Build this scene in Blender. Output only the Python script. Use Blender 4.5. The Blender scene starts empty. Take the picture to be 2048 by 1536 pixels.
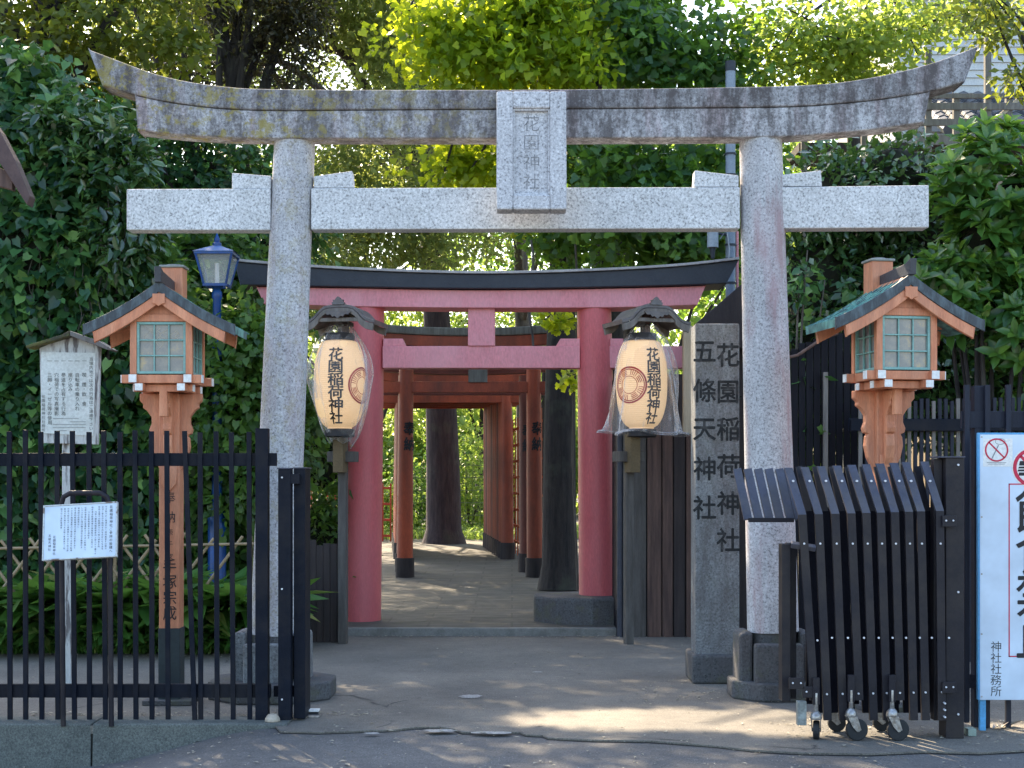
import bpy, math, random
import numpy as np
from math import radians as R, sin, cos, pi
from mathutils import Vector, Matrix
random.seed(7); RNG = np.random.default_rng(11)
SC = bpy.context.scene; COL = SC.collection

# ---------------------------------------------------------------- camera, sky, sun, exposure
K = 2960.0; EYE = 1.55                        # focal length in photo pixels, eye height (m)
cam = bpy.data.cameras.new('camera'); cam.sensor_width = 36; cam.lens = 36 * K / 2048
cam.shift_y = 192 / 2048; cam.clip_start = 0.1; cam.clip_end = 2000
co = bpy.data.objects.new('camera', cam); COL.objects.link(co)
co.location = (0, 0, EYE); co.rotation_euler = (R(90), 0, 0); SC.camera = co
SUN_AZ = (-0.42, 0.907); SUN_EL = 42.0
w = bpy.data.worlds.new('World'); SC.world = w; w.use_nodes = True
nt = w.node_tree; bg = nt.nodes['Background']
sky = nt.nodes.new('ShaderNodeTexSky'); sky.sky_type = 'NISHITA'; sky.sun_disc = False
sky.sun_elevation = R(SUN_EL); sky.sun_rotation = math.atan2(SUN_AZ[0], SUN_AZ[1]); sky.air_density = 1.2
sky.dust_density = 2.0; sky.ozone_density = 1.3
nt.links.new(sky.outputs[0], bg.inputs[0]); bg.inputs[1].default_value = 0.15
sl = bpy.data.lights.new('sun', 'SUN'); sl.energy = 5.0; sl.angle = R(0.5); sl.color = (1, .82, .58)
so = bpy.data.objects.new('sun', sl); COL.objects.link(so)
SUN = Vector((SUN_AZ[0] * cos(R(SUN_EL)), SUN_AZ[1] * cos(R(SUN_EL)), sin(R(SUN_EL)))).normalized()
so.rotation_euler = SUN.to_track_quat('Z', 'Y').to_euler(); so.location = (-8, 30, 30)
SC.view_settings.view_transform = 'Standard'; SC.view_settings.look = 'None'
SC.view_settings.exposure = 1.92; SC.view_settings.gamma = 1
SC.cycles.max_bounces = 8; SC.cycles.transparent_max_bounces = 12

def X(px, D): return (px - 1024) / K * D
def Z(py, D): return EYE + (960 - py) / K * D

# ---------------------------------------------------------------- materials
MATS = {}
def new_mat(name):
    m = bpy.data.materials.new(name); m.use_nodes = True; MATS[name] = m
    return m, m.node_tree, m.node_tree.nodes['Principled BSDF']
def node(nt, typ, **kw):
    n = nt.nodes.new(typ)
    for k, v in kw.items(): setattr(n, k, v)
    return n
def coords(nt, scale=(1, 1, 1)):
    tc = node(nt, 'ShaderNodeTexCoord'); mp = node(nt, 'ShaderNodeMapping'); mp.inputs['Scale'].default_value = scale
    nt.links.new(tc.outputs['Object'], mp.inputs[0]); return mp.outputs[0]
def noise(nt, vec, scale, detail=5, rough=.6):
    n = node(nt, 'ShaderNodeTexNoise'); n.inputs['Scale'].default_value = scale
    n.inputs['Detail'].default_value = detail; n.inputs['Roughness'].default_value = rough
    nt.links.new(vec, n.inputs['Vector']); return n.outputs['Fac']
def ramp(nt, fac, stops):
    r = node(nt, 'ShaderNodeValToRGB'); e = r.color_ramp.elements
    while len(e) < len(stops): e.new(0.5)
    for i, (p, c) in enumerate(stops):
        e[i].position = p; e[i].color = (c[0], c[1], c[2], 1) if hasattr(c, '__len__') else (c, c, c, 1)
    nt.links.new(fac, r.inputs[0]); return r.outputs[0]
def mix(nt, fac, a, b, blend='MIX'):
    m = node(nt, 'ShaderNodeMix', data_type='RGBA', blend_type=blend)
    for s, v in ((m.inputs[0], fac), (m.inputs[6], a), (m.inputs[7], b)):
        if hasattr(v, 'node'): nt.links.new(v, s)
        elif hasattr(v, '__len__'): s.default_value = (v[0], v[1], v[2], 1)
        else: s.default_value = v if s == m.inputs[0] else (v, v, v, 1)
    return m.outputs[2]
def bump(nt, bsdf, h, strength, dist=.01):
    b = node(nt, 'ShaderNodeBump'); b.inputs['Strength'].default_value = strength; b.inputs['Distance'].default_value = dist
    nt.links.new(h, b.inputs['Height']); nt.links.new(b.outputs[0], bsdf.inputs['Normal'])
def M(name, c1, c2=None, scale=6, rough=.6, spec=.4, bmp=.25, stretch=(1, 1, 1), fine=60, metal=0, lo=.35, hi=.65, dirt=0, dirtc=(.05, .045, .04)):
    if name in MATS: return MATS[name]
    m, nt, b = new_mat(name); c2 = c2 or tuple(x * .75 for x in c1)
    v = coords(nt, stretch); n1 = noise(nt, v, scale); n2 = noise(nt, v, fine, 3)
    c = ramp(nt, n1, [(lo, c2), (hi, c1)])
    c = mix(nt, .35, c, mix(nt, 1, c, ramp(nt, n2, [(.3, .55), (.7, 1.3)]), 'MULTIPLY'))
    if dirt:
        d = ramp(nt, noise(nt, v, scale * .6, 8, .7), [(.5 - dirt * .1, 0), (.62, 1)])
        c = mix(nt, mix(nt, 1, d, dirt, 'MULTIPLY'), c, dirtc)
    nt.links.new(c, b.inputs['Base Color'])
    b.inputs['Roughness'].default_value = rough; b.inputs['Metallic'].default_value = metal
    b.inputs['Specular IOR Level'].default_value = spec
    if bmp: bump(nt, b, n2, bmp)
    return m

def granite(name, base=.5, stain=0, lichen=0, pink=0, moss=0, tint=(1, 1, 1.04)):
    m, nt, b = new_mat(name); v = coords(nt)
    s1 = noise(nt, v, 62, 4, .8); s2 = noise(nt, v, 2.2, 6, .6)
    B = [base * t for t in tint]
    c = ramp(nt, s1, [(.37, [x * .34 for x in B]), (.46, [x * .85 for x in B]), (.56, B), (.66, [min(.85, x * 1.35) for x in B])])
    c = mix(nt, 1, c, ramp(nt, s2, [(.3, .82), (.7, 1.06)]), 'MULTIPLY')
    if pink:
        vp = coords(nt, (5, 5, .8)); f = ramp(nt, noise(nt, vp, 1.3, 5), [(.5, 0), (.68, 1)])
        c = mix(nt, mix(nt, 1, f, pink, 'MULTIPLY'), c, (.36, .24, .25))
    if stain:
        vs = coords(nt, (4.0, 4.0, .9)); f = noise(nt, vs, 2.1, 9, .72)
        f2 = noise(nt, v, 30, 5, .8)
        f = ramp(nt, mix(nt, .35, f, f2), [(.42, 0), (.56, 1)])
        c = mix(nt, mix(nt, 1, f, stain, 'MULTIPLY'), c, (.085, .075, .075))
    if lichen:
        tc = node(nt, 'ShaderNodeTexCoord'); sx = node(nt, 'ShaderNodeSeparateXYZ'); nt.links.new(tc.outputs['Object'], sx.inputs[0])
        g = ramp(nt, sx.outputs[0], [(.0, 1), (1.0, 0)]); 
        mr = node(nt, 'ShaderNodeMapRange'); nt.links.new(sx.outputs[0], mr.inputs[0])
        mr.inputs[1].default_value = -1.9; mr.inputs[2].default_value = .3; mr.inputs[3].default_value = 1; mr.inputs[4].default_value = 0
        f = ramp(nt, noise(nt, v, 10, 9, .78), [(.51, 0), (.57, 1)])
        f = mix(nt, 1, f, mr.outputs[0], 'MULTIPLY')
        c = mix(nt, mix(nt, 1, f, lichen, 'MULTIPLY'), c, (.29, .24, .055))
    if moss:
        f = ramp(nt, noise(nt, v, 4.5, 8, .7), [(.52, 0), (.6, 1)])
        c = mix(nt, mix(nt, 1, f, moss, 'MULTIPLY'), c, (.1, .105, .06))
    nt.links.new(c, b.inputs['Base Color']); b.inputs['Roughness'].default_value = .85
    b.inputs['Specular IOR Level'].default_value = .25
    bump(nt, b, s1, .35, .006)
    return m

def leafmat(name, cols, trans, tf=.45, rough=.42, spec=.5):
    m, nt, b = new_mat(name)
    at = node(nt, 'ShaderNodeAttribute', attribute_name='rnd')
    n = len(cols); c = ramp(nt, at.outputs['Fac'], [(i / (n - 1), cols[i]) for i in range(n)])
    big = noise(nt, coords(nt), 1.1, 3)
    c = mix(nt, 1, c, ramp(nt, big, [(.3, .7), (.7, 1.25)]), 'MULTIPLY')
    nt.links.new(c, b.inputs['Base Color']); b.inputs['Roughness'].default_value = rough
    b.inputs['Specular IOR Level'].default_value = spec
    t = node(nt, 'ShaderNodeBsdfTranslucent')
    ct = mix(nt, .75, c, trans); nt.links.new(ct, t.inputs[0])
    ms = node(nt, 'ShaderNodeMixShader'); ms.inputs[0].default_value = tf
    nt.links.new(b.outputs[0], ms.inputs[1]); nt.links.new(t.outputs[0], ms.inputs[2])
    nt.links.new(ms.outputs[0], nt.nodes['Material Output'].inputs[0])
    return m

def bark(name, c1, c2):
    m, nt, b = new_mat(name); v = coords(nt, (1, 1, .16))
    n1 = noise(nt, v, 16, 6, .7); n0 = noise(nt, coords(nt), 1.5, 4)
    c = ramp(nt, n1, [(.35, c2), (.65, c1)]); c = mix(nt, ramp(nt, n0, [(.55, 0), (.7, .5)]), c, (.09, .1, .07))
    nt.links.new(c, b.inputs['Base Color']); b.inputs['Roughness'].default_value = .9; bump(nt, b, n1, .8, .03); return m

G_pillar = granite('granite_pillar', .56, stain=.25, pink=.3, lichen=.3)
G_pillar_b = granite('granite_pillar_rust', .54, stain=.18, pink=.8)
G_beam = granite('granite_beam', .66, moss=.10, tint=(1, 1.01, 1.03))
G_top = granite('granite_stained', .36, stain=.95, lichen=.65, pink=.4)
G_low = granite('granite_streaked', .50, stain=.85, lichen=.75, pink=.5)
G_dark = granite('granite_dark', .11, stain=.5, moss=.4, tint=(1, 1.03, 1.08))
G_mon = granite('granite_monument', .26, stain=.65, moss=.15, tint=(.95, 1, 1.03))
G_plaque = granite('granite_plaque', .64, stain=.15)
INK = M('ink', (.012, .012, .016), (.02, .02, .025), rough=.6, bmp=0)
ENGR = M('engraved_shadow', (.15, .155, .165), (.26, .26, .27), rough=.9, scale=20)
PINK = M('faded_red_paint', (.70, .27, .30), (.62, .21, .24), scale=2.5, rough=.5, bmp=.12, stretch=(1, 1, .4), dirt=.45, dirtc=(.66, .33, .36))
PINKB = M('faded_red_paint_pillar', (.58, .135, .145), (.50, .09, .10), scale=2.2, rough=.45, bmp=.15, stretch=(1.5, 1.5, .35), dirt=.5, dirtc=(.40, .10, .12))
NAVY = M('black_beam_paint', (.018, .024, .036), (.028, .034, .046), scale=5, rough=.55)
VERM = M('vermilion_wood', (.42, .075, .03), (.20, .04, .02), scale=3, rough=.55, stretch=(1, 1, .3), dirt=.5, dirtc=(.10, .03, .02))
VERM2 = M('vermilion_wood_dull', (.17, .042, .03), (.10, .03, .022), scale=3, rough=.6, stretch=(1, 1, .3))
ORNG = M('orange_lantern_wood', (.70, .30, .165), (.56, .20, .10), scale=4, rough=.5, stretch=(3, 3, .5), bmp=.3, dirt=.55, dirtc=(.36, .15, .09))
WHITE = M('white_paint', (.8, .8, .78), (.72, .72, .7), rough=.5, bmp=.05)
COPPER = M('copper_patina', (.17, .40, .34), (.05, .11, .115), scale=9, rough=.5, stretch=(2.5, 1, .5), lo=.40, hi=.6)
COPDARK = M('copper_dark', (.05, .055, .065), (.035, .035, .045), scale=6, rough=.45)
TEAL = M('teal_frame_paint', (.24, .44, .40), (.17, .33, .31), rough=.5, bmp=.05)
BLACK = M('black_metal', (.003, .006, .014), (.007, .010, .019), scale=5, rough=.5, spec=.12, bmp=.15, fine=90, dirt=.45, dirtc=(.028, .025, .025))
BROWNBLK = M('brown_black_metal', (.019, .017, .023), (.012, .011, .017), scale=5, rough=.5, spec=.25, bmp=.12, dirt=.5, dirtc=(.045, .036, .032))
GREYMET = M('grey_blue_metal', (.065, .068, .10), (.042, .045, .07), scale=7, rough=.45, spec=.4, bmp=.06, dirt=.5, dirtc=(.10, .09, .085))
RIVET = M('rivet_zinc', (.75, .75, .78), rough=.3, bmp=0)
STEEL = M('caster_steel', (.42, .42, .42), (.25, .22, .2), scale=30, rough=.35, metal=.7)
RUBBER = M('rubber', (.02, .022, .025), rough=.7)
BLUE = M('blue_enamel', (.003, .065, .26), (.003, .035, .15), scale=8, rough=.35, spec=.4, bmp=.1, dirt=.4, dirtc=(.03, .05, .10))
CONC = None
PIPE = M('grey_pvc_pipe', (.30, .34, .38), (.24, .27, .31), rough=.45, bmp=.05)
BAMBOO = M('bamboo', (.36, .27, .16), (.26, .19, .11), scale=12, rough=.5)
WOODW = M('peeling_white_wood', (.55, .57, .56), (.16, .15, .15), scale=7, rough=.8, stretch=(3, 3, .4), lo=.42, hi=.5)
MOSSW = M('mossy_board', (.16, .16, .03), (.05, .05, .04), scale=5, rough=.9)
PAPER = M('white_board', (.70, .75, .74), (.62, .67, .65), scale=3, rough=.4, bmp=.02, dirt=.3, dirtc=(.45, .48, .44))
PAPERB = M('blue_white_banner', (.62, .72, .84), (.56, .66, .78), scale=1.2, rough=.35, bmp=.02, fine=4, dirt=.25, dirtc=(.48, .56, .66))
SKYB = M('light_blue_frame', (.10, .38, .70), rough=.4, bmp=0)
REDI = M('red_print', (.62, .02, .07), rough=.5, bmp=0)
REDL = M('red_crest_print', (.45, .03, .03), rough=.5, bmp=0)
DWOOD = M('dark_old_wood', (.045, .035, .035), (.025, .02, .022), scale=5, rough=.8, stretch=(4, 4, .4))
BWOOD = M('brown_old_wood', (.13, .08, .065), (.06, .038, .035), scale=5, rough=.8, stretch=(5, 5, .35))
GWOOD = M('grey_old_wood', (.20, .19, .18), (.12, .11, .10), scale=6, rough=.8, stretch=(4, 4, .4))
PWOOD = M('pale_wood', (.5, .43, .32), (.38, .33, .25), scale=6, rough=.7, stretch=(4, 4, .3))
KARA = M('lantern_roof_metal', (.13, .125, .13), (.08, .075, .08), scale=9, rough=.4, metal=.2)
BLKPLANK = M('black_stained_plank', (.009, .010, .016), (.005, .005, .009), scale=5, rough=.75, spec=.2, stretch=(6, 6, .4))
SLATE = M('slate_fence_paint', (.018, .022, .038), (.012, .014, .026), scale=6, rough=.55, spec=.25, stretch=(5, 5, .5))
DGLASS, _n, _b = new_mat('lamp_glass'); _b.inputs['Base Color'].default_value = (.55, .6, .58, 1); _b.inputs['Alpha'].default_value = .35; _b.inputs['Roughness'].default_value = .08

# window glass of the wooden lanterns: milky, faint warm reflections painted into its colour
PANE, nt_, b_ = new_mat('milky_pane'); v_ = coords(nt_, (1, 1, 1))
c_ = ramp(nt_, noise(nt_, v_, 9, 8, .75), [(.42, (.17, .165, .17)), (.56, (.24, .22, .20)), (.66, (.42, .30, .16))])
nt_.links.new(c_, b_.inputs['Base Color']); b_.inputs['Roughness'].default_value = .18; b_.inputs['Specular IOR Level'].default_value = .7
LAN, nt_, b_ = new_mat('paper_lantern_skin')
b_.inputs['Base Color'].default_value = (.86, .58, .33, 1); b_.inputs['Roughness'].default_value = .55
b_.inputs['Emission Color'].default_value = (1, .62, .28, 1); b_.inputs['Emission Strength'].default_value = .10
wv = node(nt_, 'ShaderNodeTexWave', bands_direction='Z'); wv.inputs['Scale'].default_value = 17; nt_.links.new(coords(nt_), wv.inputs[0])
bump(nt_, b_, wv.outputs['Fac'], .35, .004)
BAG, nt_, b_ = new_mat('clear_plastic_bag')
b_.inputs['Base Color'].default_value = (.75, .73, .74, 1); b_.inputs['Roughness'].default_value = .18; b_.inputs['Specular IOR Level'].default_value = .7
fr = node(nt_, 'ShaderNodeLayerWeight'); fr.inputs[0].default_value = .35
al = ramp(nt_, mix(nt_, .5, fr.outputs['Facing'], noise(nt_, coords(nt_, (3, 3, 1)), 5, 6, .6)), [(.35, .06), (.72, .72)])
nt_.links.new(al, b_.inputs['Alpha']); bump(nt_, b_, noise(nt_, coords(nt_, (4, 4, 1)), 6, 6, .6), 1, .04)

def paved(name, c1, c2, speck=.25, big=.8, cracks=True, rough=.85, fleck=(.5, .5, .5)):
    m, nt, b = new_mat(name); v = coords(nt)
    a = noise(nt, v, big, 8, .65); g = noise(nt, v, 85, 4, .85); g2 = noise(nt, v, 14, 8, .75)
    c = ramp(nt, a, [(.32, c2), (.68, c1)])
    c = mix(nt, 1, c, ramp(nt, g2, [(.3, .78), (.7, 1.18)]), 'MULTIPLY')
    c = mix(nt, 1, c, ramp(nt, g, [(.35, .45), (.65, 1.5)]), 'MULTIPLY')
    if speck:
        vo = node(nt, 'ShaderNodeTexVoronoi'); vo.inputs['Scale'].default_value = 42; nt.links.new(v, vo.inputs['Vector'])
        f = ramp(nt, vo.outputs['Distance'], [(.10, 1), (.17, 0)])
        f = mix(nt, 1, f, ramp(nt, noise(nt, v, 9, 3), [(.5, 0), (.62, 1)]), 'MULTIPLY')
        c = mix(nt, mix(nt, 1, f, speck, 'MULTIPLY'), c, fleck)
    if cracks:
        vo = node(nt, 'ShaderNodeTexVoronoi', feature='DISTANCE_TO_EDGE'); vo.inputs['Scale'].default_value = .55
        wv = mix(nt, .22, v, mix(nt, 1, noise(nt, v, 3, 6), 1, 'MULTIPLY')); nt.links.new(wv, vo.inputs['Vector'])
        f = ramp(nt, vo.outputs['Distance'], [(.0, 1), (.006, 0)])
        f = mix(nt, 1, f, ramp(nt, noise(nt, v, 1.3, 3), [(.58, 0), (.62, 1)]), 'MULTIPLY')
        c = mix(nt, f, c, (.02, .02, .02))
    nt.links.new(c, b.inputs['Base Color']); b.inputs['Roughness'].default_value = rough
    bump(nt, b, mix(nt, .5, g, g2), .5, .012); return m
CONC = paved('worn_concrete', (.20, .18, .15), (.10, .093, .082), .5)
ASPH = paved('asphalt_road', (.125, .12, .115), (.075, .074, .074), .9, cracks=False)
KERB = paved('kerb_concrete', (.13, .14, .125), (.075, .085, .08), .2, 1.6, cracks=False)
PATCH = paved('cement_patch', (.34, .33, .31), (.27, .26, .25), .1, cracks=False)
SOIL = paved('soil', (.09, .075, .045), (.045, .04, .025), .3, cracks=False)
PATHM, nt_, b_ = new_mat('stone_path')
br = node(nt_, 'ShaderNodeTexBrick'); nt_.links.new(coords(nt_), br.inputs['Vector']); br.inputs['Scale'].default_value = 1
br.inputs['Brick Width'].default_value = .85; br.inputs['Row Height'].default_value = .45; br.inputs['Mortar Size'].default_value = .012
br.inputs['Color1'].default_value = (.095, .085, .07, 1); br.inputs['Color2'].default_value = (.08, .072, .06, 1); br.inputs['Mortar'].default_value = (.06, .054, .044, 1)
c_ = mix(nt_, 1, br.outputs[0], ramp(nt_, noise(nt_, coords(nt_, (.35, 1.6, 1)), 7, 8, .7), [(.3, .45), (.7, 1.5)]), 'MULTIPLY')
nt_.links.new(c_, b_.inputs['Base Color']); b_.inputs['Roughness'].default_value = .8; bump(nt_, b_, noise(nt_, coords(nt_), 30, 5), .4)

BARK = bark('bark_dark', (.04, .034, .032), (.012, .01, .012))
BARK2 = bark('bark_grey', (.12, .11, .095), (.05, .045, .04))
L_CREEP = leafmat('leaf_creeper', [(.012, .045, .026), (.03, .10, .038), (.065, .17, .05), (.18, .32, .08)], (.18, .38, .05), .3, .36, .5)
L_LIME = leafmat('leaf_lime_shrub', [(.035, .085, .022), (.06, .14, .03), (.11, .21, .035)], (.25, .45, .05), .4)
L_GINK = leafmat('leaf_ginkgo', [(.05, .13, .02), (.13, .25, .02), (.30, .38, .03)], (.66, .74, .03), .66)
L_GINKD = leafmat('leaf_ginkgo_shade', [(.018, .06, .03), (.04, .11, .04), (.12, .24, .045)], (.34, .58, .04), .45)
L_MAPLE = leafmat('leaf_maple', [(.03, .06, .012), (.06, .10, .015), (.12, .15, .02)], (.38, .42, .04), .5)
L_LMAPLE = leafmat('leaf_light_maple', [(.09, .16, .03), (.15, .24, .04), (.26, .32, .06)], (.55, .68, .10), .55)
L_DARK = leafmat('leaf_dark_tree', [(.022, .02, .012), (.03, .032, .016), (.06, .05, .02)], (.12, .12, .03), .25)
L_CONE = leafmat('leaf_soft_tree', [(.05, .09, .03), (.09, .14, .045), (.16, .21, .07)], (.5, .58, .14), .5)
L_FAR = leafmat('leaf_far_wood', [(.07, .14, .03), (.13, .22, .04), (.22, .30, .06)], (.55, .7, .12), .5)
L_CAM = leafmat('leaf_glossy_shrub', [(.018, .055, .022), (.045, .11, .035), (.11, .19, .07)], (.18, .32, .04), .25, .2, .9)
L_LAUR = leafmat('leaf_laurel', [(.022, .07, .022), (.04, .115, .028), (.08, .18, .035), (.19, .32, .04)], (.28, .5, .05), .35, .3, .6)
L_GRASS = leafmat('leaf_grass', [(.03, .10, .02), (.06, .17, .03), (.12, .26, .05), (.28, .28, .08)], (.25, .45, .06), .35)
SUNBLOCK = M('sun_block_dark', (.02, .024, .014), (.012, .014, .01), scale=9, rough=1, bmp=.6)  # even dark colour of the added sun blocking cores

# ---------------------------------------------------------------- builders
ORG = {}
def org(o): return ORG.get(o.name, Vector((0, 0, 0))) if o else Vector((0, 0, 0))
def thing(name, label, cat, loc=(0, 0, 0), group=None):
    o = bpy.data.objects.new(name, None); COL.objects.link(o); o.location = loc; o.empty_display_size = .1
    o['label'] = label; o['category'] = cat
    if group: o['group'] = group
    ORG[o.name] = Vector(loc); return o
def tag(o, label=None, cat=None, group=None, kind=None):
    for k, v in (('label', label), ('category', cat), ('group', group), ('kind', kind)):
        if v: o[k] = v
    return o
def copy_tree(o, parent=None):
    c = o.copy(); COL.objects.link(c); c.parent = parent; ORG[c.name] = org(o)
    for ch in [x for x in list(COL.objects) if x.parent == o]: copy_tree(ch, c)
    return c
class MB:
    def __init__(s): s.v = []; s.f = []; s.m = []; s.cur = 0
    def add(s, vs, fs):
        n = len(s.v); s.v += [tuple(v) for v in vs]; s.f += [tuple(i + n for i in f) for f in fs]; s.m += [s.cur] * len(fs); return s
    def mat(s, i): s.cur = i; return s
    def box(s, x0, x1, y0, y1, z0, z1, rot=None, c=None):
        vs = [(x, y, z) for z in (z0, z1) for x, y in ((x0, y0), (x1, y0), (x1, y1), (x0, y1))]
        if rot is not None:
            c = Vector(c) if c else Vector(((x0 + x1) / 2, (y0 + y1) / 2, (z0 + z1) / 2)); vs = [rot @ (Vector(v) - c) + c for v in vs]
        return s.add(vs, [(3, 2, 1, 0), (4, 5, 6, 7), (0, 1, 5, 4), (1, 2, 6, 5), (2, 3, 7, 6), (3, 0, 4, 7)])
    def bar(s, a, b, wx, wy):                              # square bar from a to b
        a = Vector(a); b = Vector(b); d = (b - a).normalized()
        u = Vector((1, 0, 0)); u = (u - d * u.dot(d)); u = u.normalized() if u.length > .1 else Vector((0, 1, 0)); v = d.cross(u)
        vs = [p + u * i * wx / 2 + v * j * wy / 2 for p in (a, b) for i, j in ((-1, -1), (1, -1), (1, 1), (-1, 1))]
        return s.add(vs, [(3, 2, 1, 0), (4, 5, 6, 7), (0, 1, 5, 4), (1, 2, 6, 5), (2, 3, 7, 6), (3, 0, 4, 7)])
    def tube(s, pts, rs, n=10, cap=True):
        pts = [Vector(p) for p in pts]; rs = rs if hasattr(rs, '__len__') else [rs] * len(pts)
        rings = []; pu = None
        for i, p in enumerate(pts):
            d = (pts[min(i + 1, len(pts) - 1)] - pts[max(i - 1, 0)]).normalized()
            u = pu if pu is not None else (Vector((1, 0, 0)) if abs(d.x) < .9 else Vector((0, 1, 0)))
            u = (u - d * u.dot(d)).normalized(); pu = u; v = d.cross(u)
            rings.append([p + (u * cos(2 * pi * k / n) + v * sin(2 * pi * k / n)) * rs[i] for k in range(n)])
        vs = [q for r in rings for q in r]; fs = []
        for i in range(len(pts) - 1):
            for k in range(n):
                k2 = (k + 1) % n; fs.append((i * n + k, i * n + k2, (i + 1) * n + k2, (i + 1) * n + k))
        if cap: fs += [tuple(range(n - 1, -1, -1)), tuple(range((len(pts) - 1) * n, len(pts) * n))]
        return s.add(vs, fs)
    def cyl(s, c, r, h, n=16, r2=None): return s.tube([c, (c[0], c[1], c[2] + h)], [r, r if r2 is None else r2], n)
    def prism(s, pts, y0, y1, axis='y'):                   # outline in xz, extruded in y
        n = len(pts); a = sum(pts[i][0] * pts[(i + 1) % n][1] - pts[(i + 1) % n][0] * pts[i][1] for i in range(n))
        if a < 0: pts = pts[::-1]
        if axis == 'y': vs = [(x, y0, z) for x, z in pts] + [(x, y1, z) for x, z in pts]
        elif axis == 'x': vs = [(y0, x, z) for x, z in pts] + [(y1, x, z) for x, z in pts]
        else: vs = [(x, z, y0) for x, z in pts] + [(x, z, y1) for x, z in pts]
        fs = [tuple(range(n)), tuple(range(2 * n - 1, n - 1, -1))] + [(i, i + n, (i + 1) % n + n, (i + 1) % n) for i in range(n)]
        if axis == 'x' or axis == 'z': fs = [f[::-1] for f in fs]
        return s.add(vs, fs)
    def strip(s, top, bot, y0, y1):                        # long curved beam: matched top and bottom outlines in xz
        n = len(top); vs = []
        for (tx, tz), (bx, bz) in zip(top, bot): vs += [(tx, y0, tz), (bx, y0, bz), (bx, y1, bz), (tx, y1, tz)]
        fs = [(0, 1, 2, 3)[::-1], tuple(4 * (n - 1) + k for k in range(4))]
        for i in range(n - 1):
            for k in range(4): fs.append((4 * i + k, 4 * i + (k + 1) % 4, 4 * i + 4 + (k + 1) % 4, 4 * i + 4 + k)[::-1])
        fs = [f[::-1] for f in fs]
        return s.add(vs, fs)
    def lathe(s, prof, c=(0, 0, 0), n=24):
        vs = [(c[0] + r * cos(2 * pi * k / n), c[1] + r * sin(2 * pi * k / n), c[2] + z) for r, z in prof for k in range(n)]
        fs = [(i * n + k, i * n + (k + 1) % n, (i + 1) * n + (k + 1) % n, (i + 1) * n + k) for i in range(len(prof) - 1) for k in range(n)]
        fs += [tuple(range(n - 1, -1, -1)), tuple(range((len(prof) - 1) * n, len(prof) * n))]
        return s.add(vs, fs)
    def build(s, name, mats, parent=None, bev=0, smooth=False, rot=None, seg=2):
        o0 = org(parent); me = bpy.data.meshes.new(name)
        me.from_pydata([tuple(Vector(v) - o0) for v in s.v], [], s.f)
        for m in (mats if isinstance(mats, (list, tuple)) else [mats]): me.materials.append(m)
        me.polygons.foreach_set('material_index', s.m)
        if smooth: me.polygons.foreach_set('use_smooth', [True] * len(s.f))
        me.update(); o = bpy.data.objects.new(name, me); COL.objects.link(o); o.parent = parent; ORG[o.name] = o0
        if smooth:
            try: me.set_sharp_from_angle(angle=R(40))
            except Exception: pass
        if bev:
            b = o.modifiers.new('bevel', 'BEVEL'); b.width = bev; b.segments = seg; b.limit_method = 'ANGLE'; b.angle_limit = R(35)
        return o
def bx(name, mat, parent, *a, bev=.004): return MB().box(*a).build(name, mat, parent, bev)

_TC = {}
def text2d(s, bold=0.0):
    """flat mesh of one character (x,y), about one unit high, centred"""
    if (s, bold) in _TC: return _TC[(s, bold)]
    c = bpy.data.curves.new('t', 'FONT'); c.body = s; c.size = 1; c.align_x = 'CENTER'; c.align_y = 'CENTER'; c.offset = bold; c.resolution_u = 2
    o = bpy.data.objects.new('t', c); COL.objects.link(o); bpy.context.view_layer.update()
    dg = bpy.context.evaluated_depsgraph_get(); m = bpy.data.meshes.new_from_object(o.evaluated_get(dg))
    v = [(p.co.x, p.co.y) for p in m.vertices]; f = [tuple(p.vertices) for p in m.polygons]
    bpy.data.objects.remove(o); bpy.data.curves.remove(c); bpy.data.meshes.remove(m)
    _TC[(s, bold)] = (v, f); return v, f
def letters(mb, s, x, z, size, pitch, fn, bold=0.0, sx=1.0, horiz=False, flip=False):
    """column (or row) of characters; fn maps (x,z) to a point in space"""
    bb = abs(bold) if bold > 0 else 0; lay = ((0, 0),) if not bb else ((0, 0), (bb, 0), (-bb, 0), (0, bb), (0, -bb))
    for i, ch in enumerate(s):
        if ch == ' ': continue
        v, f = text2d(ch, bold if bold < 0 else 0)
        cx, cz = (x + i * pitch, z) if horiz else (x, z - i * pitch)
        if v:
            mx = (min(a for a, b in v) + max(a for a, b in v)) / 2; mz = (min(b for a, b in v) + max(b for a, b in v)) / 2
            if ch in '一、・ー': mz = mz if ch == '、' else mz
            for k, (ox, oz) in enumerate(lay):
                mb.add([fn(cx + (a - mx + ox) * size * sx, cz + (b + oz - (mz if ch not in '、・' else 0)) * size, k) if bb else fn(cx + (a - mx) * size * sx, cz + (b - (mz if ch not in '、・' else 0)) * size) for a, b in v], f)
def flat(y): return lambda x, z, k=0: (x, y - .0003 * k, z)

def struct(o, label=None): o['kind'] = 'structure'; return o

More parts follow.
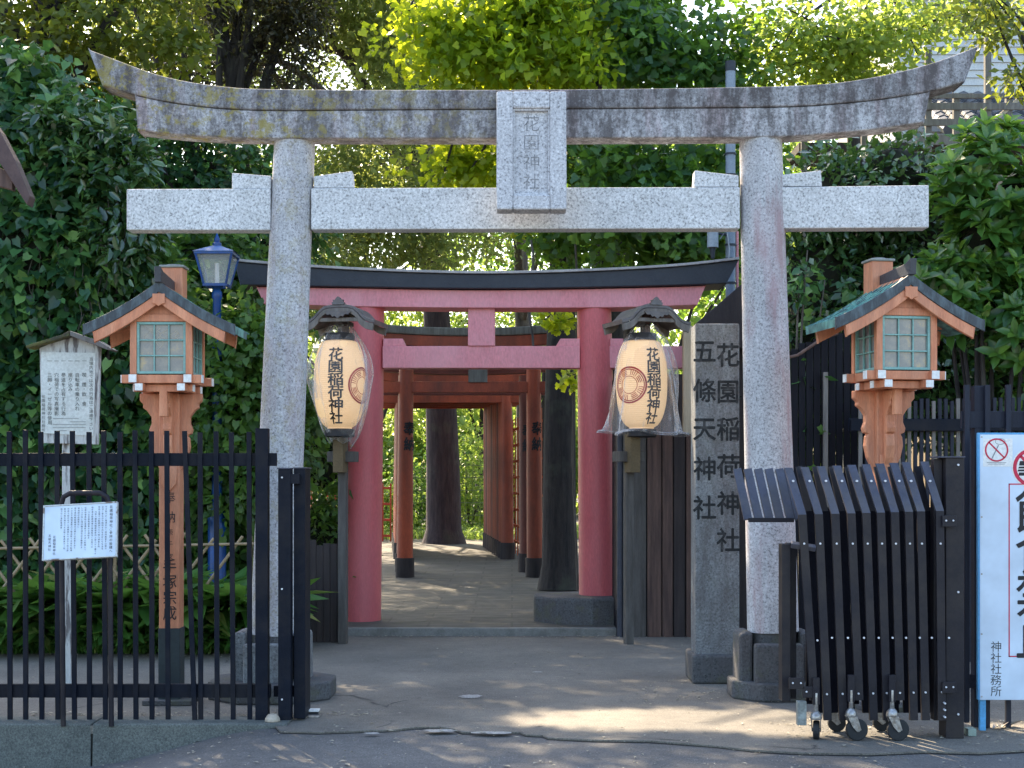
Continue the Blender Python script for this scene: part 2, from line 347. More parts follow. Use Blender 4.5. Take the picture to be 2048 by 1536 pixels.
# ---------------------------------------------------------------- ground
def gz(x, y):
    """height of the natural ground"""
    r = 0.07 + max(0, min(1, (y - 15) / 13)) * .21
    if y < 14.8: return 0.0
    return r
def sheet(name, mat, xs, ys, zf):
    vs = [(x, y, zf(x, y)) for y in ys for x in xs]; n = len(xs)
    fs = [(j * n + i, j * n + i + 1, (j + 1) * n + i + 1, (j + 1) * n + i) for j in range(len(ys) - 1) for i in range(n - 1)]
    o = MB().add(vs, fs).build(name, mat); struct(o); return o
def zroad(x, y):
    a = max(0, min(1, (-1.45 - x) / 1.35)); a = a * a * (3 - 2 * a) if a < 1 else 1
    b = max(0, min(1, (9.6 - y) / .5))
    return -.014 - .25 * a - .004 * max(0, 8 - y)
xs = sorted(set([-300, -120, -50, -25, -12, -8, -6, -5, -4] + [round(-3.4 + .1 * i, 3) for i in range(24)] + [0, 2, 4, 6, 8, 12, 25, 50, 120, 300]))
sheet('ground', SOIL, [-400, -100, -40, -20, -10, -6, -3, 0, 3, 6, 10, 20, 40, 100, 400], [13.2, 14.7, 14.85, 17, 20, 24, 28, 34, 50, 90, 200, 700], lambda x, y: gz(x, y) - .012)
sheet('road', ASPH, xs, [-300, -60, -12, 0, 4, 7, 8, 8.5, 9, 9.4, 9.5], zroad)
# forecourt slab with the ragged broken edge towards the road
edge = [(-2.0, 9.33), (-1.49, 9.33)] + [(X(p, 0) or 0, 0) for p in []]
for p, y in ((560, 1462), (640, 1464), (700, 1462), (790, 1459), (830, 1454), (880, 1453), (905, 1457), (925, 1464), (985, 1463), (1040, 1464), (1052, 1469), (1085, 1470), (1096, 1475), (1180, 1479), (1300, 1481), (1420, 1490), (1500, 1499), (1600, 1505), (1740, 1507), (1850, 1502), (1960, 1505), (2048, 1500), (2200, 1503)):
    D = EYE * K / (y - 960); edge.append((X(p, D), D))
edge.append((12, edge[-1][1]))
m = MB(); n = 0
pts = [(-12, 9.33), (-4, 9.33)] + edge
vs = []; fs = []
for i, (x, y) in enumerate(pts):
    vs += [(x, y, -.05), (x, y, 0), (x, 11, 0.0), (x, 14.8, 0.0)]
for i in range(len(pts) - 1):
    a = 4 * i; fs += [(a, a + 4, a + 5, a + 1), (a + 1, a + 5, a + 6, a + 2), (a + 2, a + 6, a + 7, a + 3)]
struct(m.add(vs, fs).build('forecourt_pavement', CONC))
# dark line of the open joint along that edge
m = MB()
for i in range(len(edge) - 1):
    (x0, y0), (x1, y1) = edge[i], edge[i + 1]; t0 = random.uniform(.008, .02); t1 = random.uniform(.008, .02)
    z0 = max(zroad(x0, y0), -.2) + .004; z1 = max(zroad(x1, y1), -.2) + .004
    m.add([(x0, y0 - t0 * 1.4, z0), (x1, y1 - t1 * 1.4, z1), (x1, y1 + .004, z1), (x0, y0 + .004, z0)], [(0, 1, 2, 3)])
struct(m.build('pavement_crack', M('crack_dark', (.012, .012, .012), rough=1, bmp=0)))
# step up to the shrine path and the path
struct(MB().box(-1.9, 2.1, 14.72, 14.86, -.02, .075).build('step_edge', M('step_stone', (.20, .20, .19), (.13, .13, .12), scale=8, rough=.8), None, .008))
sheet('stone_path', PATHM, [-3.2, -2.4, -1.6, -.8, 0, .8, 1.6, 2.1], [14.86, 17, 20, 24, 28, 34, 40], lambda x, y: gz(x, y) + .006)
# cement patches and lying bits on the ground
def blob(cx, cy, rx, ry, z, seed, n=18, h=0):
    r = random.Random(seed); return [(cx + cos(2 * pi * k / n) * rx * r.uniform(.72, 1.15), cy + sin(2 * pi * k / n) * ry * r.uniform(.72, 1.15)) for k in range(n)]
m = MB()
for px, py, rx, ry, sd in ((942, 1394, .085, .10, 1), (880, 1463, .10, .06, 2), (985, 1467, .14, .05, 3), (745, 1468, .05, .03, 4), (1075, 1345, .05, .03, 8)):
    D = EYE * K / (py - 960); b = blob(X(px, D), D, rx, ry, 0, sd); zz = .005 if D > 9.2 else .006
    m.add([(x, y, zz) for x, y in b], [tuple(range(len(b)))])
struct(m.build('cement_patch', PATCH))

# kerb under the left fence: two stones
for i, (x0, x1) in enumerate(((-12, X(183, 9.33) - .004), (X(184, 9.33) + .004, -1.42))):
    o = MB().prism([(9.33, .006), (9.345, .014), (9.62, .014), (9.62, -.4), (9.31, -.4)], x0, x1, 'x').build('kerb_stone', KERB, None, .006)
    tag(o, ('long grey kerb stone at the left edge, standing high above the road', 'grey concrete kerb stone ending in the road surface below the black fence end')[i], 'kerb', 'kerb stones under the left fence')


# ---------------------------------------------------------------- grey stone torii
def curve(pts, D, n=8):
    """smooth polyline through traced points (Catmull-Rom), real size at distance D"""
    P = [Vector((X(a, D), Z(b, D))) for a, b in pts]; out = []
    for i in range(len(P) - 1):
        p0 = P[max(i - 1, 0)]; p1 = P[i]; p2 = P[i + 1]; p3 = P[min(i + 2, len(P) - 1)]
        for k in range(n):
            t = k / n; out.append(.5 * ((2 * p1) + (p2 - p0) * t + (2 * p0 - 5 * p1 + 4 * p2 - p3) * t * t + (3 * p1 - p0 - 3 * p2 + p3) * t ** 3))
    out.append(P[-1]); return [(p.x, p.y) for p in out]
def resample(poly, xs):
    out = []
    for x in xs:
        for i in range(len(poly) - 1):
            (x0, z0), (x1, z1) = poly[i], poly[i + 1]
            if x0 <= x <= x1 or i == len(poly) - 2 or x < poly[0][0]:
                t = (x - x0) / (x1 - x0 + 1e-9); t = max(0, min(1, t)) if not (i == len(poly) - 2) else min(1, max(0, t))
                out.append((x, z0 + (z1 - z0) * t)); break
    return out
DT = 10.6
tor = thing('stone_torii', 'large weathered grey granite gate spanning the picture, with yellow lichen and a carved tablet', 'torii', (0.08, DT, 0))
DK = DT - .15
top = curve([(178, 99), (239, 122), (308, 147), (376, 163), (444, 172), (513, 177), (697, 179), (1030, 179), (1348, 176), (1464, 174), (1553, 172), (1656, 167), (1724, 158), (1792, 145), (1861, 127), (1912, 109), (1956, 92)], DK)
seam = curve([(205, 170), (270, 189), (342, 204), (444, 216), (558, 220), (700, 219), (1030, 217), (1348, 215), (1553, 213), (1656, 208), (1758, 198), (1861, 182), (1929, 163)], DK)
xsK = [X(205, DK) + (X(1929, DK) - X(205, DK)) * i / 70 for i in range(71)]
tK = [top[0]] + resample(top, xsK)[1:-1] + [top[-1]]; bK = [seam[0]] + resample(seam, xsK)[1:-1] + [seam[-1]]
MB().strip(tK, bK, DK, DK + .27).build('top_lintel', G_top, tor, .012)
DS = DK + .012
low = curve([(276, 260), (350, 268), (444, 274), (530, 276), (700, 276), (1030, 276), (1348, 275), (1553, 273), (1656, 267), (1758, 257), (1848, 244)], DS)
seam2 = curve([(271, 189.5), (342, 204.5), (444, 216.5), (558, 220.5), (700, 219.5), (1030, 217.5), (1348, 215.5), (1553, 213.5), (1656, 208.5), (1758, 198.5), (1859, 182.5)], DS)
xsS = [X(276, DS) + (X(1848, DS) - X(276, DS)) * i / 60 for i in range(61)]
tS = resample(seam2, xsS); bS = resample(low, xsS); tS[0] = seam2[0]; tS[-1] = seam2[-1]
tS = [(x, z - .004) for x, z in tS]
MB().strip(tS, bS, DS, DS + .215).build('lower_lintel', G_low, tor, .01)
def pillar(xt, xb, rt, rb, zt, zb, D, mat, name, par, n=40, seg=14):
    pts = []; rs = []
    for i in range(seg + 1):
        t = i / seg; pts.append((xb + (xt - xb) * t, D, zb + (zt - zb) * t)); rs.append(rb + (rt - rb) * t)
    return MB().tube(pts, rs, n).build(name, mat, par, 0, True)
DP = DT + .0
yc = DT + .02
pillar(X(590, yc), X(547, yc), 40.5 / K * yc, 47 / K * yc, Z(276, yc) + .02, Z(1268, yc), yc, G_pillar, 'pillar', tor)
o = pillar(X(1521, yc), X(1546, yc), 42 / K * yc, 51 / K * yc, Z(275, yc) + .02, Z(1262, yc), yc, G_pillar_b, 'pillar', tor)
o['label'] = 'right pillar with a rusty pink stain'
yn = DT - .06
m = MB()
for a, b, t0, t1, b0, b1 in ((253, 541, 378, 377, 460, 460), (622, 1480, 376, 374, 459, 457), (1561, 1858, 374, 370, 457, 455)):
    m.prism([(X(a, yn), Z(t0, yn)), (X(b, yn), Z(t1, yn)), (X(b, yn), Z(b1, yn)), (X(a, yn), Z(b0, yn))], yn, yn + .155)
m.build('tie_beam', G_beam, tor, .008)
for q in (((463, 345), (541, 351), (541, 377), (463, 377)), ((627, 352), (704, 341), (706, 375), (627, 375)), ((1390, 340), (1478, 350), (1478, 373), (1388, 373)), ((1563, 349), (1643, 340), (1645, 372), (1563, 372))):
    MB().prism([(X(a, yn), Z(b, yn) + .001) for a, b in q], yn + .015, yn + .135).build('wedge_block', G_beam, tor, .006)
# tablet
rt = Matrix.Rotation(R(-4.5), 3, 'X')
yp = DT - .36; cx = X(1063, yp); cz = Z(300, yp); hw = 70 / K * yp; hh = 121 / K * yp
def tab(x, y, z): v = rt @ Vector((x, y, z)); return (v.x + cx, v.y + yp, v.z + cz)
m = MB()
def tbox(m, x0, x1, y0, y1, z0, z1): 
    k = len(m.v); m.box(x0, x1, y0, y1, z0, z1)
    for i in range(k, len(m.v)): m.v[i] = tab(*m.v[i])
iw, it, ib = 37 / K * yp, 86 / K * yp, -90 / K * yp
for r in ((-hw, -iw, -hh, hh), (iw, hw, -hh, hh), (-iw, iw, it, hh), (-iw, iw, -hh, ib)): tbox(m, r[0], r[1], 0, .13, r[2], r[3])
pl = m.build('tablet', G_plaque, tor, .012)
m = MB(); tbox(m, -iw + .001, iw - .001, .046, .12, ib + .001, it - .001); m.build('sunk_panel', G_plaque, pl)
m = MB(); e = .012
for r in ((-iw, -iw + e, ib, it), (iw - e, iw, ib, it), (-iw + e, iw - e, it - e, it), (-iw + e, iw - e, ib, ib + e)): tbox(m, r[0], r[1], .018, .05, r[2], r[3])
m.build('inner_moulding', G_plaque, pl, .003)
m = MB(); letters(m, '花園神社', 0, it - .095, .122, .137, lambda x, z: tab(x, .0442, z), -.012)
m.build('inscription', ENGR, pl)
m = MB().box(X(1010, DT), X(1110, DT), DT - .16, DT - .05, Z(398, DT), Z(384, DT)).build('tablet_bracket', G_top, pl, .01)
# collars and plinths round the pillar feet
def foot(cx, par, mat, rp):
    m = MB().mat(0)
    for a in (-1, 1): m.prism([(cx + a * .17, 0), (cx + a * .27, 0), (cx + a * .265, .46), (cx + a * .22, .475), (cx + a * .17, .475)], yc - .16, yc + .16)
    m.box(cx - .17, cx + .17, yc - .27, yc - .165, 0, .40); m.box(cx - .17, cx + .17, yc + .165, yc + .27, 0, .40)
    m.build('foot_collar', mat, par, .02)
    MB().cyl((cx, yc, .0), .165, .47, 24).build('pillar_foot', G_dark, par, 0, True)
    n = [(cx + rp * cos(2 * pi * (k + .5) / 8), yc + rp * sin(2 * pi * (k + .5) / 8)) for k in range(8)]
    MB().prism(n, 0.0, .13, 'z').build('plinth', G_dark, par, .015)
foot(X(546, yc), tor, G_mon, .47); foot(X(1546, yc), tor, G_dark, .34)

# ---------------------------------------------------------------- stone name pillar
DM = 11.3
mon = thing('stone_monument', 'square grey stone pillar with two columns of writing, left of the stone gate\'s right leg', 'stone pillar', (X(1433, DM), DM, 0))
x0, x1 = X(1391, DM), X(1479, DM); zt = Z(647, DM)
MB().box(x0, x1, DM, DM + .30, .20, zt).build('shaft', G_mon, mon, .012)
MB().box(x0 - .03, x1 + .06, DM - .06, DM + .42, 0, .22).build('base_block', G_dark, mon, .02)
m = MB(); s = 45 / K * DM
letters(m, '花園稲荷神社', X(1456, DM), Z(710, DM), s * 1.12, 74 / K * DM, flat(DM - .0025), .018, .95)
WI = M('worn_ink', (.018, .02, .022), (.055, .056, .058), scale=14, rough=.9, lo=.35, hi=.5); m.build('inscription', WI, mon); m = MB()
letters(m, '五條天神社', X(1409, DM), Z(703, DM), s * 1.12, 78 / K * DM, flat(DM - .0025), .018, .95)
m.build('inscription', WI, mon)

# ---------------------------------------------------------------- large faded red torii
DR = 15.5; zg = gz(0, DR)
rtor = thing('red_torii', 'faded pinkish red wooden gate with a black top beam standing behind the stone gate', 'torii', (X(970, DR), DR, zg))
DKr = DR - .22
top = curve([(470, 524), (560, 532), (700, 541), (850, 547), (970, 549), (1100, 547), (1250, 541), (1370, 533), (1476, 521)], DKr)
mid = curve([(482, 571), (560, 572), (700, 574.5), (850, 577), (970, 578), (1100, 577), (1250, 574), (1370, 571), (1452, 568)], DKr)
xsA = [X(482, DKr) + (X(1452, DKr) - X(482, DKr)) * i / 48 for i in range(49)]
tA = [top[0]] + resample(top, xsA)[1:-1] + [top[-1]]; bA = resample(mid, xsA)
MB().strip(tA, bA, DKr - .04, DKr + .5).build('black_top_beam', NAVY, rtor, .01)
cap = [(x, z + .028) for x, z in tA]; MB().strip(cap, [(x, z + .001) for x, z in tA], DKr - .07, DKr + .53).build('top_cap', M('cap_sheet', (.35, .33, .32), (.22, .21, .22), rough=.35, spec=.6), rtor, .004)
midb = [(x, z - .003) for x, z in resample(curve([(512, 572), (700, 575), (970, 579), (1250, 575), (1412, 570)], DKr), [X(512, DKr) + (X(1412, DKr) - X(512, DKr)) * i / 40 for i in range(41)])]
low = curve([(527, 606), (700, 612), (970, 615), (1230, 614), (1395, 609)], DKr)
lb = resample(low, [X(527, DKr) + (X(1395, DKr) - X(527, DKr)) * i / 40 for i in range(41)])
MB().strip(midb, lb, DKr + .03, DKr + .43).build('red_lintel', PINK, rtor, .008)
xl, xr = X(735, DR), X(1192, DR)
pillar(X(735, DR), X(722, DR), 34 / K * DR, 40 / K * DR, Z(610, DR) + .02, zg, DR, PINKB, 'pillar', rtor)
pillar(X(1188, DR), X(1198, DR), 34 / K * DR, 40 / K * DR, Z(610, DR) + .02, Z(1189, DR), DR, PINKB, 'pillar', rtor)
n = [(X(1180, DR) + .62 * cos(2 * pi * (k + .5) / 10) * 1.0, DR + .5 * sin(2 * pi * (k + .5) / 10)) for k in range(10)]
MB().prism(n, zg - .05, Z(1189, DR), 'z').build('pillar_plinth', G_dark, rtor, .03)
yr = DR - .11; zn0, zn1 = Z(736, yr), Z(692, yr)
m = MB()
for a, b in ((640, 703), (765, 1160), (1218, 1385)): m.box(X(a, yr), X(b, yr), yr, yr + .2, zn0, zn1)
m.build('tie_beam', PINK, rtor, .006)
for q in (((766, 677), (805, 677), (812, 692), (766, 692)), ((1160, 677), (1121, 677), (1112, 692), (1160, 692)), ((1219, 677), (1255, 677), (1262, 692), (1219, 692)), ((703, 677), (668, 677), (660, 692), (703, 692))):
    MB().prism([(X(a, yr), Z(b, yr) + .001) for a, b in q], yr + .02, yr + .18).build('wedge_block', PINK, rtor, .004)
MB().box(X(936, yr), X(990, yr), yr - .02, yr + .16, zn1, Z(612, yr)).build('centre_strut', PINK, rtor, .006)

# ---------------------------------------------------------------- tunnel of small vermilion torii
NT = 12
for i in range(NT):
    D = 21 if i == 0 else 21.95 if i == 1 else 24.7 + .36 * (i - 2); t = (D - 21) / 7; up = .78 if i == 0 else .44
    x0 = -1.5 - .63 * t; x1 = .305 - .76 * t; zb = gz(0, D); zn = 2.80 + .13 * t; r = .115 - .01 * t
    lab = ('nearest small vermilion gate of the tunnel, with a grey capped beam' if i == 0 else
           'farthest small vermilion gate at the far end of the tunnel' if i == NT - 1 else
           ('second', 'third', 'fourth', 'fifth', 'sixth', 'seventh', 'eighth', 'ninth', 'tenth', 'eleventh', 'twelfth', 'thirteenth')[i - 1] + ' small vermilion gate from the front of the tunnel')
    g = thing('vermilion_torii', lab, 'torii', ((x0 + x1) / 2, D, zb), 'small vermilion gates forming the tunnel')
    vm = VERM if i % 3 != 1 else VERM2
    for x in (x0, x1):
        p = pillar(x, x + (.02 if x == x1 else -.02), r * .88, r, zn + up - .16, zb, D, vm, 'pillar', g, 18, 6)
        MB().cyl((x + (.02 if x == x1 else -.02), D, zb), r + .02, .28, 18).build('black_foot', DWOOD, p, 0, True)
        if i in (0, 1, 4):
            m = MB(); letters(m, '奉納', 0, 0, .2, .22, lambda a, b, k=0, x=x, D=D, r=r, s=1.55: (x + (r + .003) * math.sin(a / r * .9 + (.5 if i == 0 else .3)), D - (r + .003) * math.cos(a / r * .9 + (.5 if i == 0 else .3)), 2.28 + b), .03)
            m.build('lettering', INK, p)
    MB().box(x0 - .42, x1 + .42, D - .055, D + .055, zn - .01 - .02 * (i % 3 == 2), zn + .145).build('tie_beam', vm, g, .006)
    kk = [(x0 - .55 + (x1 - x0 + 1.1) * k / 12, zn + up + .07 * abs(k / 6 - 1) ** 2.2) for k in range(13)]
    MB().strip([(x, z) for x, z in kk], [(x, z - .15) for x, z in kk], D - .10, D + .10).build('red_lintel', vm, g, .006)
    MB().strip([(x, z + .12) for x, z in kk], [(x, z + .004) for x, z in kk], D - .13, D + .13).build('top_beam', GWOOD if i == 0 else NAVY, g, .02 if i == 0 else .005)
    if i in (0, 2, 5, 9): MB().box((x0 + x1) / 2 - .02, (x0 + x1) / 2 + .25, D - .09, D - .06, zn + .13, zn + up - .16).build('name_tablet', GWOOD, g, .005)

# low red fence beside the far end of the tunnel, red railing and a far cross fence
def lattice(name, label, x0, x1, y, zb, h, mat, step, rail=3, wd=.03, y1=None):
    y1 = y if y1 is None else y1
    t = thing(name, label, 'fence', ((x0 + x1) / 2, (y + y1) / 2, zb)); n = max(1, int(abs(x1 - x0) / step) if abs(x1 - x0) > abs(y1 - y) else int(abs(y1 - y) / step))
    for k in range(n + 1):
        f = k / n; px, py = x0 + (x1 - x0) * f, y + (y1 - y) * f
        MB().bar((px, py, zb), (px, py, zb + h), wd, wd).build('picket', mat, t)
    for k in range(rail):
        z = zb + h * (.1 + .82 * k / max(1, rail - 1)); MB().bar((x0, y + (.0), z), (x1, y1, z), wd * 1.6, wd * 1.6).build('rail', mat, t)
    return t
lattice('red_railing', 'low bright red fence beyond the left side of the vermilion tunnel', -5.6, -2.5, 30.5, .28, 1.2, M('bright_red_paint', (.60, .07, .03), rough=.5), .16, 4)
lattice('red_lattice_fence', 'vermilion lattice fence closing the right side of the tunnel behind its posts', .44, -.24, 22.2, gz(0, 25), 2.4, M('lattice_vermilion', (.52, .11, .03), (.40, .07, .02)), .42, 8, .024, 29)
lattice('wire_fence', 'pale fence across the far end of the tunnel against the sunlit garden', -2.4, 0.6, 34, .28, 1.75, M('pale_fence_paint', (.16, .20, .08), rough=.6), .16, 6, .012)

# ---------------------------------------------------------------- paper lanterns on roofed stands
CREST = []
def lantern_stand(x, y, yaw, label, post_x):
    t = thing('lantern_stand', label, 'lantern stand', (x, y, 0), 'roofed stands for the two paper lanterns')
    # karahafu roof: swept wave profile
    half = [(0, .0), (.10, -.002), (.17, -.02), (.225, -.065), (.27, -.115), (.33, -.155), (.41, -.175)]
    half = [(a, b) for a, b in half]
    up = [(-a, b) for a, b in half[::-1]] + half[1:]
    def sm(ps, n=5):
        P = [Vector(p) for p in ps]; out = []
        for i in range(len(P) - 1):
            p0, p1, p2, p3 = P[max(i - 1, 0)], P[i], P[i + 1], P[min(i + 2, len(P) - 1)]
            for k in range(n):
                q = k / n; out.append(.5 * ((2 * p1) + (p2 - p0) * q + (2 * p0 - 5 * p1 + 4 * p2 - p3) * q * q + (3 * p1 - p0 - 3 * p2 + p3) * q ** 3))
        out.append(P[-1]); return [(p.x, p.y) for p in out]
    z0 = 3.17; c = sm(up)
    c = [(x_ * .85, z_ * .85) for x_, z_ in c]
    rf = MB().strip([(x + a, z0 + b) for a, b in c], [(x + a * .985, z0 + b - .03) for a, b in c], y - .24, y + .24).build('roof', KARA, t, .005)
    for yy in (-.245, .215): MB().strip([(x + a * .97, z0 + b - .032) for a, b in c], [(x + a * .93, z0 + b - .075 - (.02 if abs(a) > .2 else 0)) for a, b in c], y + yy, y + yy + .03).build('bargeboard', GWOOD, rf, .003)
    MB().box(x - .25, x + .25, y - .23, y - .20, z0 - .155, z0 - .12).build('cross_beam', GWOOD, rf, .003)
    m = MB()                                                # carved pendant and crest ornament
    g = [(0, -.13), (-.03, -.105), (-.05, -.115), (-.07, -.09), (-.10, -.095), (-.13, -.065), (.13, -.065), (.10, -.095), (.07, -.09), (.05, -.115), (.03, -.105)]
    m.prism([(x + a, z0 + b) for a, b in g], y - .262, y - .247); m.build('carved_pendant', KARA, rf)
    g = [(-.055, 0), (-.06, .02), (-.045, .025), (-.05, .045), (-.03, .042), (-.018, .062), (0, .05 + .025), (.018, .062), (.03, .042), (.05, .045), (.045, .025), (.06, .02), (.055, 0)]
    m = MB().prism([(x + a, z0 + b) for a, b in g], y - .25, y - .21); m.build('ridge_ornament', KARA, rf)
    MB().box(x - .02, x + .02, y - .2, y + .2, z0 - .02, z0 + .03).build('ridge', KARA, rf, .006)
    # post behind the lantern with cross arms
    xx = x + post_x
    MB().bar((xx, y + .12, 0), (xx, y + .12, z0 - .14), .08, .08).build('post', M('dark_stand_wood', (.10, .095, .09), (.06, .055, .052), scale=6, rough=.8, stretch=(4, 4, .4)), t, .006)
    MB().box(xx - .13, xx + .13, y + .03, y + .21, 1.72, 1.82).build('cross_arm', MATS['dark_stand_wood'], t, .005)
    MB().box(xx - .05, xx + .05, y - .05, y + .10, 1.62, 1.98).build('bracket', M('stand_yellow_wood', (.13, .095, .05), rough=.8), t, .005)
    MB().box(x - .03, x + .03, y - .03, y + .03, 2.86, 3.1).build('hanger', BWOOD, t, .004)
    MB().box(min(x, xx) - .04, max(x, xx) + .04, y - .03, y + .14, z0 - .17, z0 - .13).build('top_arm', GWOOD, t, .004)
    t.rotation_euler = (0, 0, yaw); return t
LZ0, LZ1 = 2.02, 2.86
def lan_r(z):
    u = (z - (LZ0 + LZ1) / 2) / ((LZ1 - LZ0) / 2); return .115 + .125 * (max(0, 1 - abs(u - .06) ** 2.4)) ** .55 if abs(u) < 1 else .115
def paper_lantern(x, y, label, text_ang, crest_ang):
    t = thing('paper_lantern', label, 'lantern', (x, y, LZ0), 'paper lanterns with the shrine name')
    prof = [(lan_r(LZ0 + (LZ1 - LZ0) * k / 40), LZ0 + (LZ1 - LZ0) * k / 40) for k in range(41)]
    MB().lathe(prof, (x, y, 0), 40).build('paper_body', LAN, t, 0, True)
    MB().lathe([(.125, LZ1 - .01), (.14, LZ1 + .0), (.14, LZ1 + .06), (.12, LZ1 + .065)], (x, y, 0), 32).build('top_ring', INK, t, 0, True)
    MB().lathe([(.12, LZ0 - .07), (.14, LZ0 - .06), (.14, LZ0 - .005), (.125, LZ0 + .01)], (x, y, 0), 32).build('bottom_ring', INK, t, 0, True)
    def fn(a0, off=.004):
        def f(u, z, k=0):
            r = lan_r(z) + off + .0004 * k; a = a0 + u / .24; return (x + r * sin(a), y - r * cos(a), z)
        return f
    m = MB(); letters(m, '花園稲荷神社', 0, LZ1 - .145, .128, .117, fn(text_ang), .022, 1.2); m.build('lettering', INK, t)
    m = MB(); cz = (LZ0 + LZ1) / 2 - .01                      # ring crest: two outer rings, broken arcs and short strokes
    def arc(r0, r1, a0, a1, n=24):
        vs = []; f = fn(crest_ang)
        for k in range(n + 1):
            a = a0 + (a1 - a0) * k / n
            vs += [f(r0 * cos(a), cz + r0 * sin(a)), f(r1 * cos(a), cz + r1 * sin(a))]
        m.add(vs, [(2 * k, 2 * k + 1, 2 * k + 3, 2 * k + 2) for k in range(n)])
    arc(.156, .172, 0, 2 * pi, 48); arc(.141, .150, 0, 2 * pi, 48); arc(.078, .084, 0, 2 * pi, 40)
    for q in range(4):
        for j in range(3): arc(.094 + .015 * j, .101 + .015 * j, q * pi / 2 + .2, q * pi / 2 + .75, 8)
        for k in range(4): a = q * pi / 2 + .9 + k * .16; arc(.094, .14, a, a + .05, 2)
    m.build('crest', REDL, t); return t
def bag(x, y, label, seed, wid_t, wid_b, z_b, tail):
    rg = random.Random(seed); n = 64; zs = [3.0, 2.94, 2.86, 2.78, 2.68, 2.55, 2.4, 2.25, 2.1, 1.98, z_b + .04, z_b]
    ph = [rg.uniform(0, 6.28) for _ in range(8)]; vs = []
    for i, z in enumerate(zs):
        t = i / (len(zs) - 1)
        if t < .15: w = .10 + (t / .15) * (wid_t * .6 - .10)
        elif t < .45: w = wid_t * .6 + (wid_t - wid_t * .6) * ((t - .15) / .3) ** .7
        else: w = wid_t + (wid_b - wid_t) * (t - .45) / .55
        for k in range(n):
            a = 2 * pi * k / n
            fold = 1 + (.09 + .14 * t) * sin(5 * a + ph[0] + 2 * t) * sin(3 * t + ph[1]) + .07 * sin(9 * a + ph[2] + 7 * t) + .045 * sin(17 * a + ph[3] - 7 * t) + .03 * sin(23 * a + 11 * t + ph[4])
            lim = lan_r(z) + .012 if LZ0 < z < LZ1 else .06
            rr = max(lim, w * fold); rr = rr if abs(cos(a)) > .3 or 1 else rr
            dz = tail * max(0, cos(a - .2)) ** 3 * t ** 4 + .02 * sin(4 * a + ph[5]) * t
            vs.append((x + rr * cos(a), y + max(min(rr, max(lim, rr * .8)), lim) * sin(a), z - dz))
    fs = [(i * n + k, (i + 1) * n + k, (i + 1) * n + (k + 1) % n, i * n + (k + 1) % n) for i in range(len(zs) - 1) for k in range(n)]
    o = MB().add(vs, fs).build('plastic_bag', BAG, None, 0, True)
    s = o.modifiers.new('s', 'SUBSURF'); s.levels = 1; s.render_levels = 1
    sd = o.modifiers.new('t', 'SOLIDIFY'); sd.thickness = .001
    tag(o, label, 'plastic bag', 'plastic bags over the paper lanterns'); return o
DL = 13.9
xa, xb = X(680, DL), X(1283, DL)
ts = lantern_stand(X(691, DL), DL, R(-10), 'grey wooden stand whose wavy roof covers the left paper lantern', -.06)
lantern_stand(X(1293, DL), DL + .02, R(18), 'grey wooden stand whose turned wavy roof covers the right paper lantern', -.13)
paper_lantern(xa, DL - .02, 'cream paper lantern by the left red pillar, ring crest at its right edge', R(-3), R(66))
paper_lantern(xb, DL - .02, 'cream paper lantern near the carved stone pillar, ring crest at its left side', R(24), R(-34))
bag(xa + .01, DL - .02, 'clear plastic bag with a pointed tail wrapped round the left paper lantern', 3, .285, .10, 1.91, .05)
bag(xb + .03, DL - .02, 'clear plastic bag hanging wide open at the bottom over the right paper lantern', 5, .28, .37, 1.98, 0)

